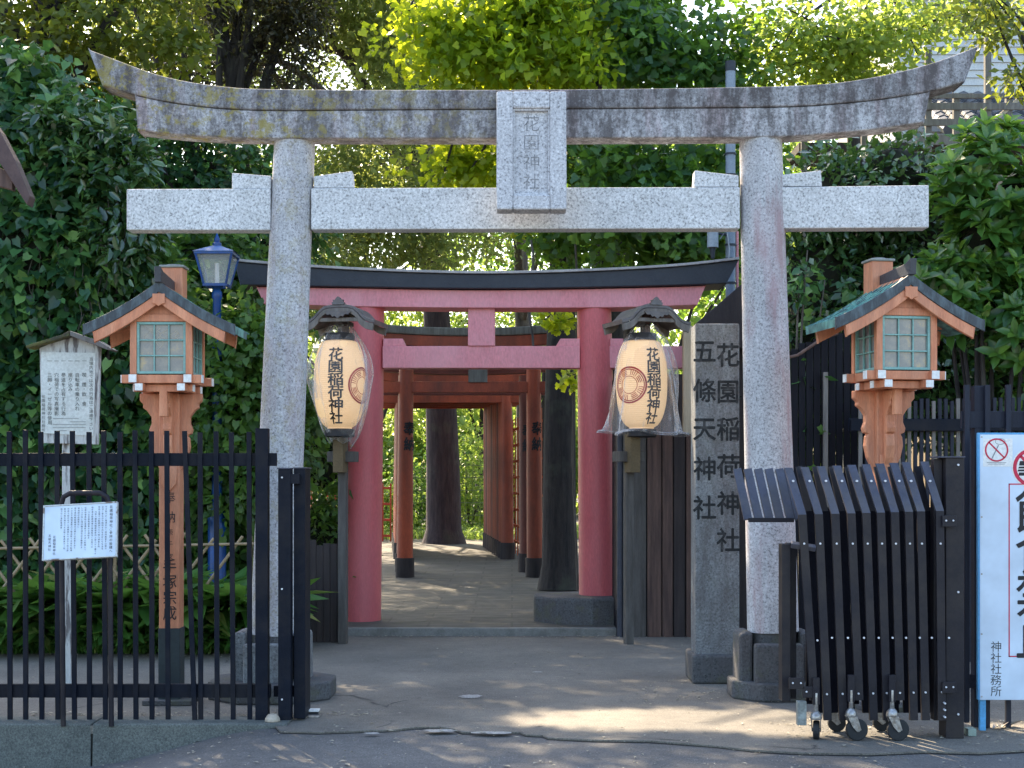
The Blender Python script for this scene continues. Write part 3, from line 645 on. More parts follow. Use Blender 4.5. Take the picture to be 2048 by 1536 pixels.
# ---------------------------------------------------------------- wooden lanterns (orange) on posts
def wooden_lantern(x, y, yaw, label, writing, base, d=.10, back=.29):
    t = thing('wooden_lantern', label, 'lantern', (x, y, 0), 'orange wooden lanterns on posts')
    W = .188; F = y - d                                     # box centre in front of the post
    p = 0.071; zb0 = 2.215
    post = MB().box(x - p, x + p, y - p, y + p, .52, 2.15).build('post', ORNG, t, .007)
    MB().box(x - p - .004, x + p + .004, y - p - .004, y + p + .004, .02, .525).build('foot_sleeve', M('dark_foot_sleeve', (.03, .045, .05), (.02, .03, .035), rough=.6), post, .004)
    if base: MB().box(x - .17, x + .17, y - .15, y + .15, 0, .035).build('base_plate', G_dark, t, .006)
    if writing:
        m = MB(); letters(m, '奉納', x + .005, 1.43, .085, .135, flat(y - p - .003), .0, .95); letters(m, '表千家', x + .005, 1.19, .05, .085, flat(y - p - .003), 0, .95)
        letters(m, '手塚宗成', x + .005, .955, .105, .108, flat(y - p - .003), .004, .95); m.build('lettering', INK, post)
    # shaped brackets on the four sides
    prof = [(0, 2.15), (.20, 2.15), (.20, 2.10), (.175, 2.075), (.178, 2.05), (.15, 2.03), (.118, 1.985), (.118, 1.94), (.135, 1.90), (.128, 1.87), (.10, 1.86), (.112, 1.84), (.118, 1.78), (.10, 1.70), (.06, 1.62), (.0, 1.52)]
    for sgn in (-1, 1):
        MB().prism([(x + sgn * (p * .2 + a), z) for a, z in prof], y - .03, y + .03).build('bracket', ORNG, t, .006)
    MB().prism([(y - (p * .2 + a * .95), z) for a, z in prof], x - .03, x + .03, 'x').build('bracket', ORNG, t, .006)
    # carved tongue on the post front
    MB().prism([(x - .055, 1.72), (x + .055, 1.72), (x + .058, 1.60), (x + .05, 1.52), (x, 1.465), (x - .05, 1.52), (x - .058, 1.60)], y - p - .016, y - p + .01).build('carved_tongue', ORNG, post, .006)
    # crossed beams under the box, white ends
    def beam(a, b, z0, z1, w_, axis, ends):
        m = MB()
        if axis == 'x': m.box(x + a, x + b, F + w_ - .028, F + w_ + .028, z0, z1)
        else: m.box(x + w_ - .028, x + w_ + .028, F + a, F + b, z0, z1)
        o = m.build('floor_beam', ORNG, t, .004)
        for q in (a, b):
            m = MB(); s0, s1 = (q - .006, q - .0) if q < 0 else (q, q + .006)
            if axis == 'x': m.box(x + s0, x + s1, F + w_ - .026, F + w_ + .026, z0 + .002, z1 - .002)
            else: m.box(x + w_ - .026, x + w_ + .026, F + s0, F + s1, z0 + .002, z1 - .002)
            m.build('white_beam_end', WHITE, o)
    for w_ in (-.12, .12): beam(-.20, .20, 2.15, 2.20, w_, 'x', 1)
    for w_ in (-.145, .145): beam(-.24, .24, 2.151, 2.202, w_ * .98, 'y', 1)
    for w_ in (-.17, .17): beam(-.27, .27, 2.205, 2.262, w_, 'x', 1)
    for w_ in (-.185, .185): beam(-.235, .235, 2.206, 2.263, w_, 'y', 1)
    # box
    z0, z1 = 2.264, 2.64
    for sx in (-1, 1):
        for sy in (-1, 1): MB().box(x + sx * W - .022, x + sx * W + .022, F + sy * W - .022, F + sy * W + .022, z0, z1).build('corner_post', ORNG, t, .004)
    MB().box(x - W - .02, x + W + .02, F - W - .018, F + W + .018, z1 - .02, z1 + .03).build('top_frame', ORNG, t, .004)
    m = MB().prism([(x - .21, z1 + .03), (x + .21, z1 + .03), (x, z1 + .25)], F - W - .004, F + W + .004); m.build('gable_board', ORNG, t, .003)
    def window(c, ax):
        a0, a1 = -W + .022, W - .022; zz0, zz1 = z0 + .004, z1 - .022; fw = .017
        def bb(m, u0, u1, v0, v1, dd0, dd1):
            if ax in ('f', 'b'):
                s = -1 if ax == 'f' else 1; ys = sorted((F + s * dd0, F + s * dd1)); m.box(x + u0, x + u1, ys[0], ys[1], v0, v1)
            else:
                s = -1 if ax == 'l' else 1; q = sorted((x + s * dd0, x + s * dd1)); m.box(q[0], q[1], F + u0, F + u1, v0, v1)
        m = MB()
        for r in ((a0, a0 + fw, zz0, zz1), (a1 - fw, a1, zz0, zz1), (a0 + fw, a1 - fw, zz0, zz0 + fw), (a0 + fw, a1 - fw, zz1 - fw, zz1)): bb(m, *r, W - .015, W + .012)
        wdt = (a1 - a0 - 2 * fw) / 3; hgt = (zz1 - zz0 - 2 * fw) / 3
        for k in (1, 2):
            c_ = a0 + fw + wdt * k; bb(m, c_ - .0045, c_ + .0045, zz0 + fw, zz1 - fw, W - .008, W + .006)
            c_ = zz0 + fw + hgt * k; bb(m, a0 + fw, a1 - fw, c_ - .0045, c_ + .0045, W - .0082, W + .0085)
        o = m.build('window_frame', TEAL, t, .002); m = MB(); bb(m, a0 + .01, a1 - .01, zz0 + .01, zz1 - .01, W - .012, W - .009); m.build('pane', PANE, o)
    for ax in 'fblr': window(None, ax)
    if writing:
        m = MB(); rg = random.Random(2)
        for k in range(9):
            a = x + rg.uniform(-.11, .11); zt_ = z1 - .05 - rg.uniform(0, .03); w_ = rg.uniform(.01, .03); L_ = rg.uniform(.05, .15)
            m.tube([(a + w_ * sin(j * .9 + k), F - W + .009, zt_ - L_ * j / 8) for j in range(9)], .0016, 5)
        m.build('straw_cords', PWOOD, t)
    # curved gable roof (copper), bargeboards, pendant
    def rz(a, zc=2.875): a = abs(a); return zc - .74 * a + .32 * a * a - .0 + (.02 if a > .5 else 0) * (a - .5)
    n = 20; span = .51; y0, y1 = F - .25, F + back; aa = [-span + 2 * span * k / n for k in range(n + 1)]
    for sgn in (-1, 1):
        a2 = [sgn * span * k / 12 for k in range(13)]; a2 = a2 if sgn > 0 else a2[::-1]
        o = MB().strip([(x + a, rz(a)) for a in a2], [(x + a * .992, rz(a) - .045) for a in a2], y0, y1).build('roof_side', COPPER, t, .003)
        m = MB()
        for k in range(6):
            yy = y0 + .09 + .085 * k; m.strip([(x + a, rz(a) + .007) for a in a2], [(x + a, rz(a) - .004) for a in a2], yy, yy + .012)
        m.build('roof_seam', COPPER, o)
        m = MB(); m.strip([(x + a, rz(a) + .012) for a in a2], [(x + a * 1.0, rz(a) - .062) for a in a2], y0 - .022, y0 + .0); m.build('roof_edge', COPDARK if 0 else M('copper_edge', (.11, .15, .17), (.04, .05, .06), scale=14, rough=.5, stretch=(1.5, 1, .5), lo=.45, hi=.7), o, .003)
    for yy in (y0 - .015, y1 - .04):
        for sgn in (-1, 1):
            a2 = [sgn * .445 * k / 10 for k in range(11)]; a2 = a2 if sgn > 0 else a2[::-1]
            MB().strip([(x + a, rz(a) - .047 - .016 * (yy < F)) for a in a2], [(x + a * .975, rz(a) - .135 + .0 * abs(a)) for a in a2], yy, yy + .03).build('bargeboard', ORNG, t, .004)
    MB().prism([(x - .042, 2.80), (x + .042, 2.80), (x + .042, 2.735), (x + .02, 2.73), (x, 2.715), (x - .02, 2.73), (x - .042, 2.735)], y0 - .03, y0 - .018).build('gable_pendant', ORNG, t, .003)
    MB().prism([(y0 - .06, 2.98), (y0 + .02, 2.955), (y1, 2.925), (y1, 2.86), (y0 - .05, 2.875)], x - .022, x + .022, 'x').build('ridge', COPDARK, t, .004)
    for yy in (F - .15, F + .17):
        for sgn in (-1, 1): MB().bar((x + sgn * .21, yy, 2.655), (x + sgn * .42, yy, 2.59), .04, .05).build('rafter', ORNG, t, .003)
    cp = .075; yb = y + .08
    st = MB().box(x - cp, x + cp, yb - cp, yb + cp, 2.66, 3.03).build('top_stub', ORNG, t, .005)
    MB().box(x - cp - .012, x + cp + .012, yb - cp - .012, yb + cp + .012, 3.03, 3.048).build('stub_cap', M('zinc_cap', (.25, .26, .24), rough=.5), st, .006)
    MB().lathe([(.075, 3.045), (.05, 3.058), (.01, 3.062)], (x, yb, 0), 16).build('cap_dome', M('zinc_cap', (.25, .26, .24)), st, 0, True)
    MB().box(x - .027, x + .027, y - .25, y - .20, 1.98, 2.20).build('front_peg', ORNG, t, .006)
    t.rotation_euler = (0, 0, yaw); return t
wooden_lantern(X(343, 10.3), 10.3, R(0), 'orange wooden lantern house on a post with brush writing, behind the left black fence', True, True, .10, .19)
wooden_lantern(X(1766, 10.0), 10.0, R(9.5), 'orange wooden lantern house turned sideways on a post, behind the black folding gate', False, True, .17, .27)

# ---------------------------------------------------------------- blue park lamp
DB = 14.35
bl = thing('street_lamp', 'bright blue old style park lamp between the left shrubs and the stone gate', 'street lamp', (X(434, DB), DB, 0))
bxp = X(434, DB)
def zz(py): return Z(py, DB)
MB().lathe([(.10, 0), (.10, .1), (.088, .12), (.088, zz(1035)), (.075, zz(1025)), (.05, zz(1010)), (.046, zz(720)), (.055, zz(715)), (.055, zz(700)), (.042, zz(695)), (.04, zz(600)), (.05, zz(596)), (.05, zz(585)), (.035, zz(580)), (.06, zz(573))], (bxp, DB, 0), 20).build('pole', BLUE, bl, 0, True)
m = MB(); r0, r1 = .105, .175; za, zc = zz(572), zz(510)
for sx in (-1, 1):
    for sy in (-1, 1): m.bar((bxp + sx * r0, DB + sy * r0, za), (bxp + sx * r1, DB + sy * r1, zc), .02, .02)
for r, z in ((r0, za), (r1, zc)):
    for k in range(2):
        s = (-1, 1)[k]; m.box(bxp - r - .012, bxp + r + .012, DB + s * r - .012, DB + s * r + .012, z - .014, z + .014); m.box(bxp + s * r - .0118, bxp + s * r + .0118, DB - r + .012, DB + r - .012, z - .0138, z + .0138)
fr_ = m.build('lamp_frame', BLUE, bl, .003)
m = MB(); q = .012
for s in (-1, 1):
    m.add([(bxp - r0, DB + s * (r0 - q), za), (bxp + r0, DB + s * (r0 - q), za), (bxp + r1, DB + s * (r1 - q), zc), (bxp - r1, DB + s * (r1 - q), zc)], [(0, 1, 2, 3)])
    m.add([(bxp + s * (r0 - q), DB - r0, za), (bxp + s * (r0 - q), DB + r0, za), (bxp + s * (r1 - q), DB + r1, zc), (bxp + s * (r1 - q), DB - r1, zc)], [(0, 1, 2, 3)])
m.build('glass', DGLASS, fr_)
MB().cyl((bxp, DB, za + .02), .022, .20, 12).build('bulb', WHITE, bl, 0, True)
m = MB(); e = r1 + .025
m.add([(bxp - e, DB - e, zc + .012), (bxp + e, DB - e, zc + .012), (bxp + e, DB + e, zc + .012), (bxp - e, DB + e, zc + .012), (bxp - .04, DB - .04, zc + .085), (bxp + .04, DB - .04, zc + .085), (bxp + .04, DB + .04, zc + .085), (bxp - .04, DB + .04, zc + .085)], [(3, 2, 1, 0), (0, 1, 5, 4), (1, 2, 6, 5), (2, 3, 7, 6), (3, 0, 4, 7), (4, 5, 6, 7)])
m.build('lamp_roof', M('lamp_roof_blue', (.16, .26, .45), (.05, .12, .35), rough=.3), bl, .004)
MB().lathe([(.045, zc + .08), (.045, zc + .11), (.025, zc + .13), (.03, zc + .15), (.012, zc + .19), (.004, zc + .22)], (bxp, DB, 0), 14).build('finial', BLUE, bl, 0, True)

# ---------------------------------------------------------------- grey service pole
DG = 16.3
gp = thing('service_pole', 'tall grey blue metal pole with a lamp housing behind the right stone pillar', 'pole', (X(1461, DG), DG, 0))
MB().tube([(X(1461, DG), DG, 0), (X(1461, DG), DG, Z(143, DG))], 10 / K * DG, 16).build('pole', M('pole_paint', (.22, .27, .33), (.17, .21, .27), rough=.45), gp, 0, True)
MB().tube([(X(1461, DG), DG, Z(143, DG) - .0), (X(1461, DG), DG, Z(143, DG) + .11)], 10.6 / K * DG, 16).build('pole_cap', NAVY, gp, 0, True)
m = MB()
for py in (310, 352, 492, 520, 568, 632): m.tube([(X(1461, DG), DG, Z(py, DG)), (X(1461, DG), DG, Z(py, DG) + .02)], 12 / K * DG, 14)
m.build('pole_bands', NAVY, gp)
h = MB().tube([(X(1423, DG), DG - .1, Z(498, DG)), (X(1423, DG), DG - .1, Z(455, DG))], .062, 16).build('lamp_housing', M('housing_grey', (.3, .34, .38)), gp, 0, True)
MB().tube([(X(1423, DG), DG - .1, Z(520, DG)), (X(1423, DG), DG - .1, Z(498, DG))], [.02, .035], 12).build('housing_socket', NAVY, h, 0, True)
MB().tube([(X(1430, DG), DG - .1, Z(470, DG)), (X(1461, DG), DG, Z(470, DG))], .015, 8).build('housing_arm', NAVY, gp)
MB().tube([(X(1438, DG), DG - .08, Z(480, DG)), (X(1450, DG), DG - .12, Z(463, DG)), (X(1456, DG), DG - .1, Z(500, DG)), (X(1452, DG), DG - .1, Z(560, DG))], .008, 6).build('cable', PIPE, gp, 0, True)
MB().tube([(X(1475, DG), DG + .02, 0.1), (X(1475, DG), DG + .02, Z(462, DG))], .016, 8).build('pink_conduit', PINK, gp, 0, True)

# ---------------------------------------------------------------- old hut between the red gate and the stone pillar
DH = 14.6
hut = thing('wooden_hut', 'dark old plank hut with a sloping roof behind the carved stone pillar', 'hut', (X(1340, DH), DH, 0))
zH = Z(700, DH)
planks = [(1262, 1294, MATS['dark_stand_wood']), (1295, 1324, BWOOD), (1325, 1347, BWOOD), (1348, 1372, DWOOD), (1373, 1400, BWOOD), (1401, 1440, DWOOD), (1441, 1500, DWOOD)]
for a, b, mt in planks:
    MB().box(X(a, DH), X(b, DH) - .006, DH + random.uniform(0, .02), DH + .05, 0, (Z(748, DH) if b < 1401 else zH + .3)).build('wall_plank', mt, hut, .004)
MB().box(X(1300, DH), X(1500, DH), DH + .07, DH + .12, 0, Z(750, DH)).build('back_wall', DWOOD, hut)
MB().box(X(1234, DH), X(1300, DH), DH + .06, DH + .7, 0, Z(752, DH)).build('side_wall', BLKPLANK, hut)
for a in (1240, 1252): MB().cyl((X(a, DH), DH + .03, 0), .03, Z(760, DH), 10).build('drain_pipe', M('drain_blue_grey', (.05, .055, .075)), hut, 0, True)
MB().box(X(1366, 14.1), X(1384, 14.1), 14.08, 14.16, Z(868, 14.1), Z(652, 14.1)).build('lit_bag_edge_board', PWOOD, hut, .004)  # pale board added in place of the plastic bag's lit edge
MB().prism([(X(1385, DH), Z(672, DH)), (X(1388, DH), Z(650, DH)), (X(1475, DH), Z(575, DH)), (X(1540, DH), Z(530, DH)), (X(1540, DH), Z(700, DH)), (X(1400, DH), Z(700, DH))], DH - .2, DH + .6).build('roof', DWOOD, hut, .01)

# dark plank screen left of the left red pillar
ds = thing('plank_screen', 'low dark weathered plank screen at the foot of the left lantern stand', 'screen', (X(645, 14.0), 14.0, 0))
for k in range(6):
    a = 604 + k * 14; MB().box(X(a, 14.1), X(a + 13.4, 14.1), 14.12, 14.15, 0, Z(1085 + random.randint(-6, 6), 14.1)).build('plank', DWOOD, ds, .003)
MB().box(X(604, 14.1), X(688, 14.1), 14.15, 14.2, .3, .38).build('rail', DWOOD, ds)

# ---------------------------------------------------------------- left black fence
DF = 9.5
lf = thing('picket_fence', 'black metal picket fence on the left kerb, with one picket knocked askew', 'fence', (X(250, DF), DF, 0))
bot = .012
for p in (-139, -107, -75, -43, -11, 21, 53, 85, 117, 148, 179, 210, 241, 273, 305, 337, 402, 434, 466, 499):
    p0 = p + random.uniform(-1.5, 1.5); p1 = p - 2 + random.uniform(-1.5, 1.5)
    h = Z(862 + random.uniform(-3, 3), DF)
    MB().bar((X(p0, DF), DF, bot), (X(p1, DF), DF, h), .030, .022).build('picket', BLACK, lf, .002)
o = MB().bar((X(391, DF), DF - .02, bot), (X(369, DF), DF, Z(862, DF)), .030, .022).build('picket', BLACK, lf, .002); o['label'] = 'crooked leaning picket'
MB().box(X(512, DF), X(537, DF), DF - .03, DF + .05, bot, Z(857, DF)).build('end_post', BLACK, lf, .003)
MB().box(X(-200, DF), X(552, DF), DF + .012, DF + .05, Z(932, DF), Z(906, DF)).build('rail', BLACK, lf, .003)
MB().box(X(-200, DF), X(540, DF), DF + .012, DF + .05, Z(1396, DF), Z(1369, DF)).build('rail', BLACK, lf, .003)
# narrow gate leaf stub: two posts by the fence end
gs = thing('gate_post', 'two joined black metal posts with rivets just right of the left fence end', 'gate post', (X(583, DF), DF, 0))
MB().box(X(558, DF), X(583, DF), DF - .04, DF + .06, bot, Z(938, DF)).build('post', BLACK, gs, .004)
MB().box(X(586, DF), X(609, DF), DF + .03, DF + .28, bot, Z(937, DF)).build('post', BLACK, gs, .004)
MB().box(X(556, DF), X(584, DF), DF - .045, DF + .065, Z(938, DF), Z(935.5, DF)).build('post_cap', GREYMET, gs, .002)
MB().box(X(585, DF), X(611, DF), DF + .025, DF + .285, Z(937, DF), Z(934.5, DF)).build('post_cap', GREYMET, gs, .002)
MB().box(X(580, DF), X(600, DF), DF - .035, DF + .03, Z(968, DF), Z(948, DF)).build('hinge', BLACK, gs, .003)
m = MB()
for py in (955, 1177, 1397): m.tube([(X(566, DF), DF - .048, Z(py, DF)), (X(566, DF), DF - .038, Z(py, DF))], .006, 8)
m.build('rivets', RIVET, gs)
MB().box(X(540, DF), X(600, DF), DF + .14, DF + .17, Z(1400, DF), Z(1378, DF)).build('cross_rail', BLACK, gs, .003)

# ---------------------------------------------------------------- right fences
DQ = 9.25
rf_ = thing('picket_fence', 'tall slate black picket fence behind the white notice board at the right edge', 'fence', (X(2000, DQ), DQ, 0))
for p in (1933, 1974, 2016, 2058, 2100, 2142):
    MB().box(X(p - 5, DQ), X(p + 5, DQ), DQ - .015, DQ + .015, Z(1445 if p < 1940 else 1455, DQ), Z(770, DQ)).build('picket', SLATE, rf_, .002)
MB().box(X(1951, DQ), X(1972, DQ), DQ + .02, DQ + .10, 0, Z(771, DQ)).build('post', SLATE, rf_, .004)
MB().box(X(1925, DQ), X(2200, DQ), DQ + .017, DQ + .05, Z(856, DQ), Z(822, DQ)).build('rail', SLATE, rf_, .003)
MB().box(X(1925, DQ), X(2200, DQ), DQ + .017, DQ + .05, Z(1377, DQ), Z(1350, DQ)).build('rail', SLATE, rf_, .003)
DQ2 = 12.6
r2 = thing('slat_fence', 'low dark fence of narrow slats running behind the right orange lantern', 'fence', (X(1900, DQ2), DQ2, 0))
for k in range(36):
    p = 1718 + 12.2 * k
    MB().box(X(p, DQ2), X(p + 7, DQ2), DQ2, DQ2 + .03, 0, Z(797 + (5 if k % 3 == 0 else 0) - 2 * (k > 20), DQ2)).build('slat', SLATE if k % 4 else GWOOD, r2, .002)
MB().box(X(1700, DQ2), X(2170, DQ2), DQ2 + .032, DQ2 + .07, Z(862, DQ2), Z(836, DQ2)).build('rail', BLACK, r2, .003)
MB().box(X(1700, DQ2), X(2170, DQ2), DQ2 - .04, DQ2 - .004, Z(862, DQ2), Z(838, DQ2)).build('rail', BLACK, r2, .003)
MB().box(X(1700, DQ2), X(2170, DQ2), DQ2 + .032, DQ2 + .07, .25, .33).build('rail', BLACK, r2, .003)
DQ3 = 12.9
r3 = thing('plank_fence', 'high black plank fence right behind the right stone pillar with a sloping rail', 'fence', (X(1650, DQ3), DQ3, 0))
for k in range(12):
    p = 1568 + 15 * k; MB().box(X(p, DQ3), X(p + 13.5, DQ3), DQ3 + random.uniform(0, .02), DQ3 + .035, 0, Z(700 - k * 5 + random.randint(-4, 4), DQ3)).build('plank', BLKPLANK, r3, .003)
MB().box(X(1645, DQ3), X(1654, DQ3), DQ3 - .05, DQ3 - .01, 0, Z(745, DQ3)).build('thin_post', GWOOD, r3, .003)
MB().tube([(X(1570, DQ3), DQ3 - .08, Z(717, DQ3)), (X(1592, DQ3), DQ3 - .08, Z(712, DQ3)), (X(1640, DQ3), DQ3 - .08, Z(680, DQ3)), (X(1672, DQ3), DQ3 - .08, Z(668, DQ3))], .014, 8).build('handrail_pipe', BWOOD, r3, 0, True)

# ---------------------------------------------------------------- folding gate
DGt = 8.95
fg = thing('folding_gate', 'black folding accordion gate pushed together on caster wheels beside the right stone pillar', 'gate', (X(1760, DGt), DGt, 0))
bars = [(1604, 1628), (1637, 1655), (1670, 1686), (1702, 1718), (1732, 1747), (1761, 1774), (1789, 1800), (1817, 1827), (1841, 1851), (1879, 1883)]
for k, (pb, pl) in enumerate(bars):
    D = DGt - .10; yb = D
    zb_ = Z(1440 if k not in (0, 3, 6) else 1400, D); zm = Z(1029 - k * .8, D); ztp = Z(935 - k * 1.4, D)
    m = MB()
    m.bar((X(pl, D), yb, zb_), (X(pb, D), yb, zm), .048, .025)
    m.mat(1)
    xb_, xt_ = X(pb, D), X(pb - 21, D)
    vs = [(xb_ + i_ * .024, yb + j_ * .0135, zm) for i_, j_ in ((-1, -1), (1, -1), (1, 1), (-1, 1))]
    vs += [(a - (xb_ - xt_), b + .11, ztp) for a, b, c in vs]; m.add(vs, [(3, 2, 1, 0), (4, 5, 6, 7), (0, 1, 5, 4), (1, 2, 6, 5), (2, 3, 7, 6), (3, 0, 4, 7)])
    m.mat(2)
    for py in (1087, 1275 if k else 1280, 1388 - k * .5):
        t = (py - 1030) / (1440 - 1030); x_ = X(pb + (pl - pb) * t, D) + (0 if py < 1200 or py > 1300 else .045)
        m.tube([(x_, yb - .02, Z(py, D)), (x_, yb - .012, Z(py, D))], .0062, 8)
    m.tube([(X(pb - 15, D), yb + .035, Z(962, D)), (X(pb - 15, D), yb + .05, Z(962, D))], .007, 8)
    m.build('front_bar', [BROWNBLK, GREYMET, RIVET], fg)
for k, (pb, pl) in enumerate(bars[:-1]):                    # rear bars crossing the other way
    D = DGt + .08
    nb = bars[k + 1]; m = MB()
    m.bar((X(pl + 15, D), D, Z(1425, D)), (X(pb + 13, D), D, Z(1022, D)), .05, .025); m.bar((X(pl - 2, D), D + .09, Z(1412, D)), (X(nb[0] - 10, D), D + .09, Z(1015, D)), .05, .025)
    m.mat(1); xb_ = X(pb + 13, D); m.bar((xb_, D, Z(1024, D)), (xb_ - .05, D + .05, Z(933, D)), .038, .022)
    m.build('rear_bar', [M('gate_dark', (.004, .004, .009), (.006, .006, .012), rough=.6, spec=.1), BROWNBLK], fg)
D = DGt + .0
for k, pt in enumerate((1494, 1516, 1538, 1560, 1582, 1600)):  # cranked tops of the leaf folded behind, carried on a rail
    m = MB().bar((X(pt + 18, D), D + .30, Z(1042, D)), (X(pt, D), D + .40, Z(937, D)), .052, .022); m.build('rear_leaf_top', GREYMET, fg, .002)
MB().box(X(1512, D), X(1605, D), D + .26, D + .30, Z(1047, D), Z(1038, D)).build('rear_leaf_rail', BROWNBLK, fg, .003)
for a, b, c in ((1563, 1580, .10), (1582, 1598, .20)):
    MB().box(X(a, D), X(b, D), D + c - .12, D + c, Z(1402, D), Z(1088, D)).build('end_stile', BROWNBLK, fg, .003)
MB().bar((X(1578, D), D - .07, Z(1088, D)), (X(1625, D), D - .10, Z(1095, D)), .03, .035).build('latch_handle', GREYMET, fg, .004)
for pts in (((1570, 1360), (1600, 1360)), ((1597, 1377), (1627, 1377)), ((1872, 1040), (1900, 1040)), ((1872, 1368), (1900, 1368))):
    (a, pz), (b, _) = pts; m = MB().box(X(a, D), X(b, D), D - .135, D - .118, Z(pz + 12, D), Z(pz - 10, D)); m.mat(1)
    for q in (a + 7, b - 7): m.tube([(X(q, D), D - .142, Z(pz, D)), (X(q, D), D - .134, Z(pz, D))], .006, 8)
    m.build('hinge_plate', [BROWNBLK, RIVET], fg, .002)
# receiving post on the right
MB().box(X(1884, D), X(1920, D), D - .08, D + .07, 0, Z(916, D)).build('main_post', BROWNBLK, fg, .004)
MB().box(X(1867, D), X(1922, D), D - .09, D + .09, Z(916, D), Z(913, D)).build('post_cap', GREYMET, fg, .002)
MB().box(X(1866, D), X(1883, D), D - .02, D + .06, Z(1440, D), Z(918, D)).build('side_stile', BROWNBLK, fg, .003)
m = MB()
for py in (930, 1182, 1424): m.tube([(X(1908, D), D - .09, Z(py, D)), (X(1908, D), D - .078, Z(py, D))], .0065, 8)
for py in (1400, 1413, 1427): m.tube([(X(1877, D), D - .14, Z(py, D)), (X(1877, D), D - .11, Z(py, D))], .006, 8)
m.build('rivets', RIVET, fg)
def caster(px, Dc, r, yaw, front=True):
    x = X(px, Dc); m = MB().tube([(x, Dc, r * 2 + .06), (x, Dc, r * 2 + .17)], .014, 10)
    m.lathe([(.034, r * 2 + .012), (.036, r * 2 + .02), (.03, r * 2 + .045), (.016, r * 2 + .06)], (x, Dc, 0), 16)
    c, s = cos(yaw), sin(yaw)
    for sg in (-1, 1):
        ox, oy = -s * sg * .024, c * sg * .024
        m.add([(x + ox + c * a, Dc + oy + s * a, z) for a, z in ((-.03, r * 2 + .015), (.03, r * 2 + .015), (.055, r), (.03, r - .012), (.0, r * 1.3))] +
              [(x + ox * 1.15 + c * a, Dc + oy * 1.15 + s * a, z) for a, z in ((-.03, r * 2 + .015), (.03, r * 2 + .015), (.055, r), (.03, r - .012), (.0, r * 1.3))], [(0, 1, 2, 3, 4), (9, 8, 7, 6, 5), (0, 5, 6, 1), (1, 6, 7, 2), (2, 7, 8, 3), (3, 8, 9, 4), (4, 9, 5, 0)])
    o = m.build('caster', STEEL, fg, .001, True)
    wx, wy = x + c * .035, Dc + s * .035
    MB().tube([(wx - s * -.018, wy + c * -.018, r), (wx - s * .018, wy + c * .018, r)], r, 24).build('wheel', RUBBER, o, .006)
    MB().tube([(wx - s * -.026, wy + c * -.026, r), (wx - s * .026, wy + c * .026, r)], .012, 10).build('axle', STEEL, o)
    MB().box(x - .02, x + .02, Dc - .012, Dc + .012, r * 2 + .10, r * 2 + .26).build('caster_leg', BROWNBLK, fg, .002)
caster(1632, 8.82, .056, R(75)); caster(1702, 8.80, .066, R(8)); caster(1784, 8.80, .066, R(5))
caster(1662, 9.12, .055, R(0)); caster(1752, 9.14, .055, R(0))
MB().box(X(1594, 8.85), X(1612, 8.85), 8.83, 8.88, Z(1450, 8.85), Z(1402, 8.85)).build('end_bracket', M('worn_grey_paint', (.32, .35, .33), (.16, .17, .16), scale=20), fg, .003)

# ---------------------------------------------------------------- big notice banner on the right
DS_ = 9.05
ns = thing('notice_board', 'large pale blue notice board with red framed writing at the right edge', 'notice board', (X(2075, DS_), DS_, 0))
b0, b1 = X(1960, DS_), X(2192, DS_); zt, zb = Z(869, DS_), Z(1400, DS_)
MB().box(b0, b1, DS_, DS_ + .018, zb, zt).build('board_sheet', PAPERB, ns, .002)
m = MB(); t = .011
for r in ((b0 - t, b0, zb - .0, zt + t), (b1, b1 + t, zb, zt + t), (b0, b1, zt, zt + t)): m.box(r[0], r[1], DS_ + .001, DS_ + .035, r[2], r[3])
m.box(X(1962, DS_), X(1974, DS_), DS_ + .02, DS_ + .05, .004 + .01, zb + .02); m.box(X(2176, DS_), X(2188, DS_), DS_ + .02, DS_ + .05, .01, zb + .02)
m.build('frame', SKYB, ns, .002)
fx0, fx1, fz0, fz1 = X(2017, DS_), X(2135, DS_), Z(1314, DS_), Z(967, DS_); e = .0075
m = MB()
for r in ((fx0, fx0 + e, fz0, fz1), (fx1 - e, fx1, fz0, fz1), (fx0, fx1, fz1 - e, fz1), (fx0, fx1, fz0, fz0 + e)): m.add([(r[0], DS_ - .0012, r[2]), (r[1], DS_ - .0012, r[2]), (r[1], DS_ - .0012, r[3]), (r[0], DS_ - .0012, r[3])], [(0, 1, 2, 3)])
m.build('red_border', REDI, ns)
m = MB(); letters(m, '飲食禁止', X(2076, DS_), Z(1020, DS_), .30, 84 / K * DS_, flat(DS_ - .0016), .010, .95)
letters(m, '神社社務所', X(1992, DS_), Z(1293, DS_), .070, 22.3 / K * DS_, flat(DS_ - .0016), -.004); m.build('lettering', INK, ns)
def ring(m, cx, cz, r0, r1, y, n=40):
    vs = []
    for k in range(n): a = 2 * pi * k / n; vs += [(cx + r0 * cos(a), y, cz + r0 * sin(a)), (cx + r1 * cos(a), y, cz + r1 * sin(a))]
    m.add(vs, [(2 * k, 2 * k + 1, (2 * k + 3) % (2 * n), (2 * k + 2) % (2 * n)) for k in range(n)])
def stroke(m, a, b, wd, y):
    a = Vector(a); b = Vector(b); d = (b - a).normalized(); nrm = Vector((-d.y, d.x)) * wd / 2
    m.add([(p.x, y, p.y) for p in (a - nrm, b - nrm, b + nrm, a + nrm)], [(0, 1, 2, 3)])
cx, cz = X(1993, DS_), Z(900, DS_)
a0 = MB(); a0.add([(X(1966, DS_), DS_ - .001, Z(933, DS_)), (X(2025, DS_), DS_ - .001, Z(933, DS_)), (X(2025, DS_), DS_ - .001, Z(877, DS_)), (X(1966, DS_), DS_ - .001, Z(877, DS_))], [(0, 1, 2, 3)])
pic = a0.build('small_notice', WHITE, ns)
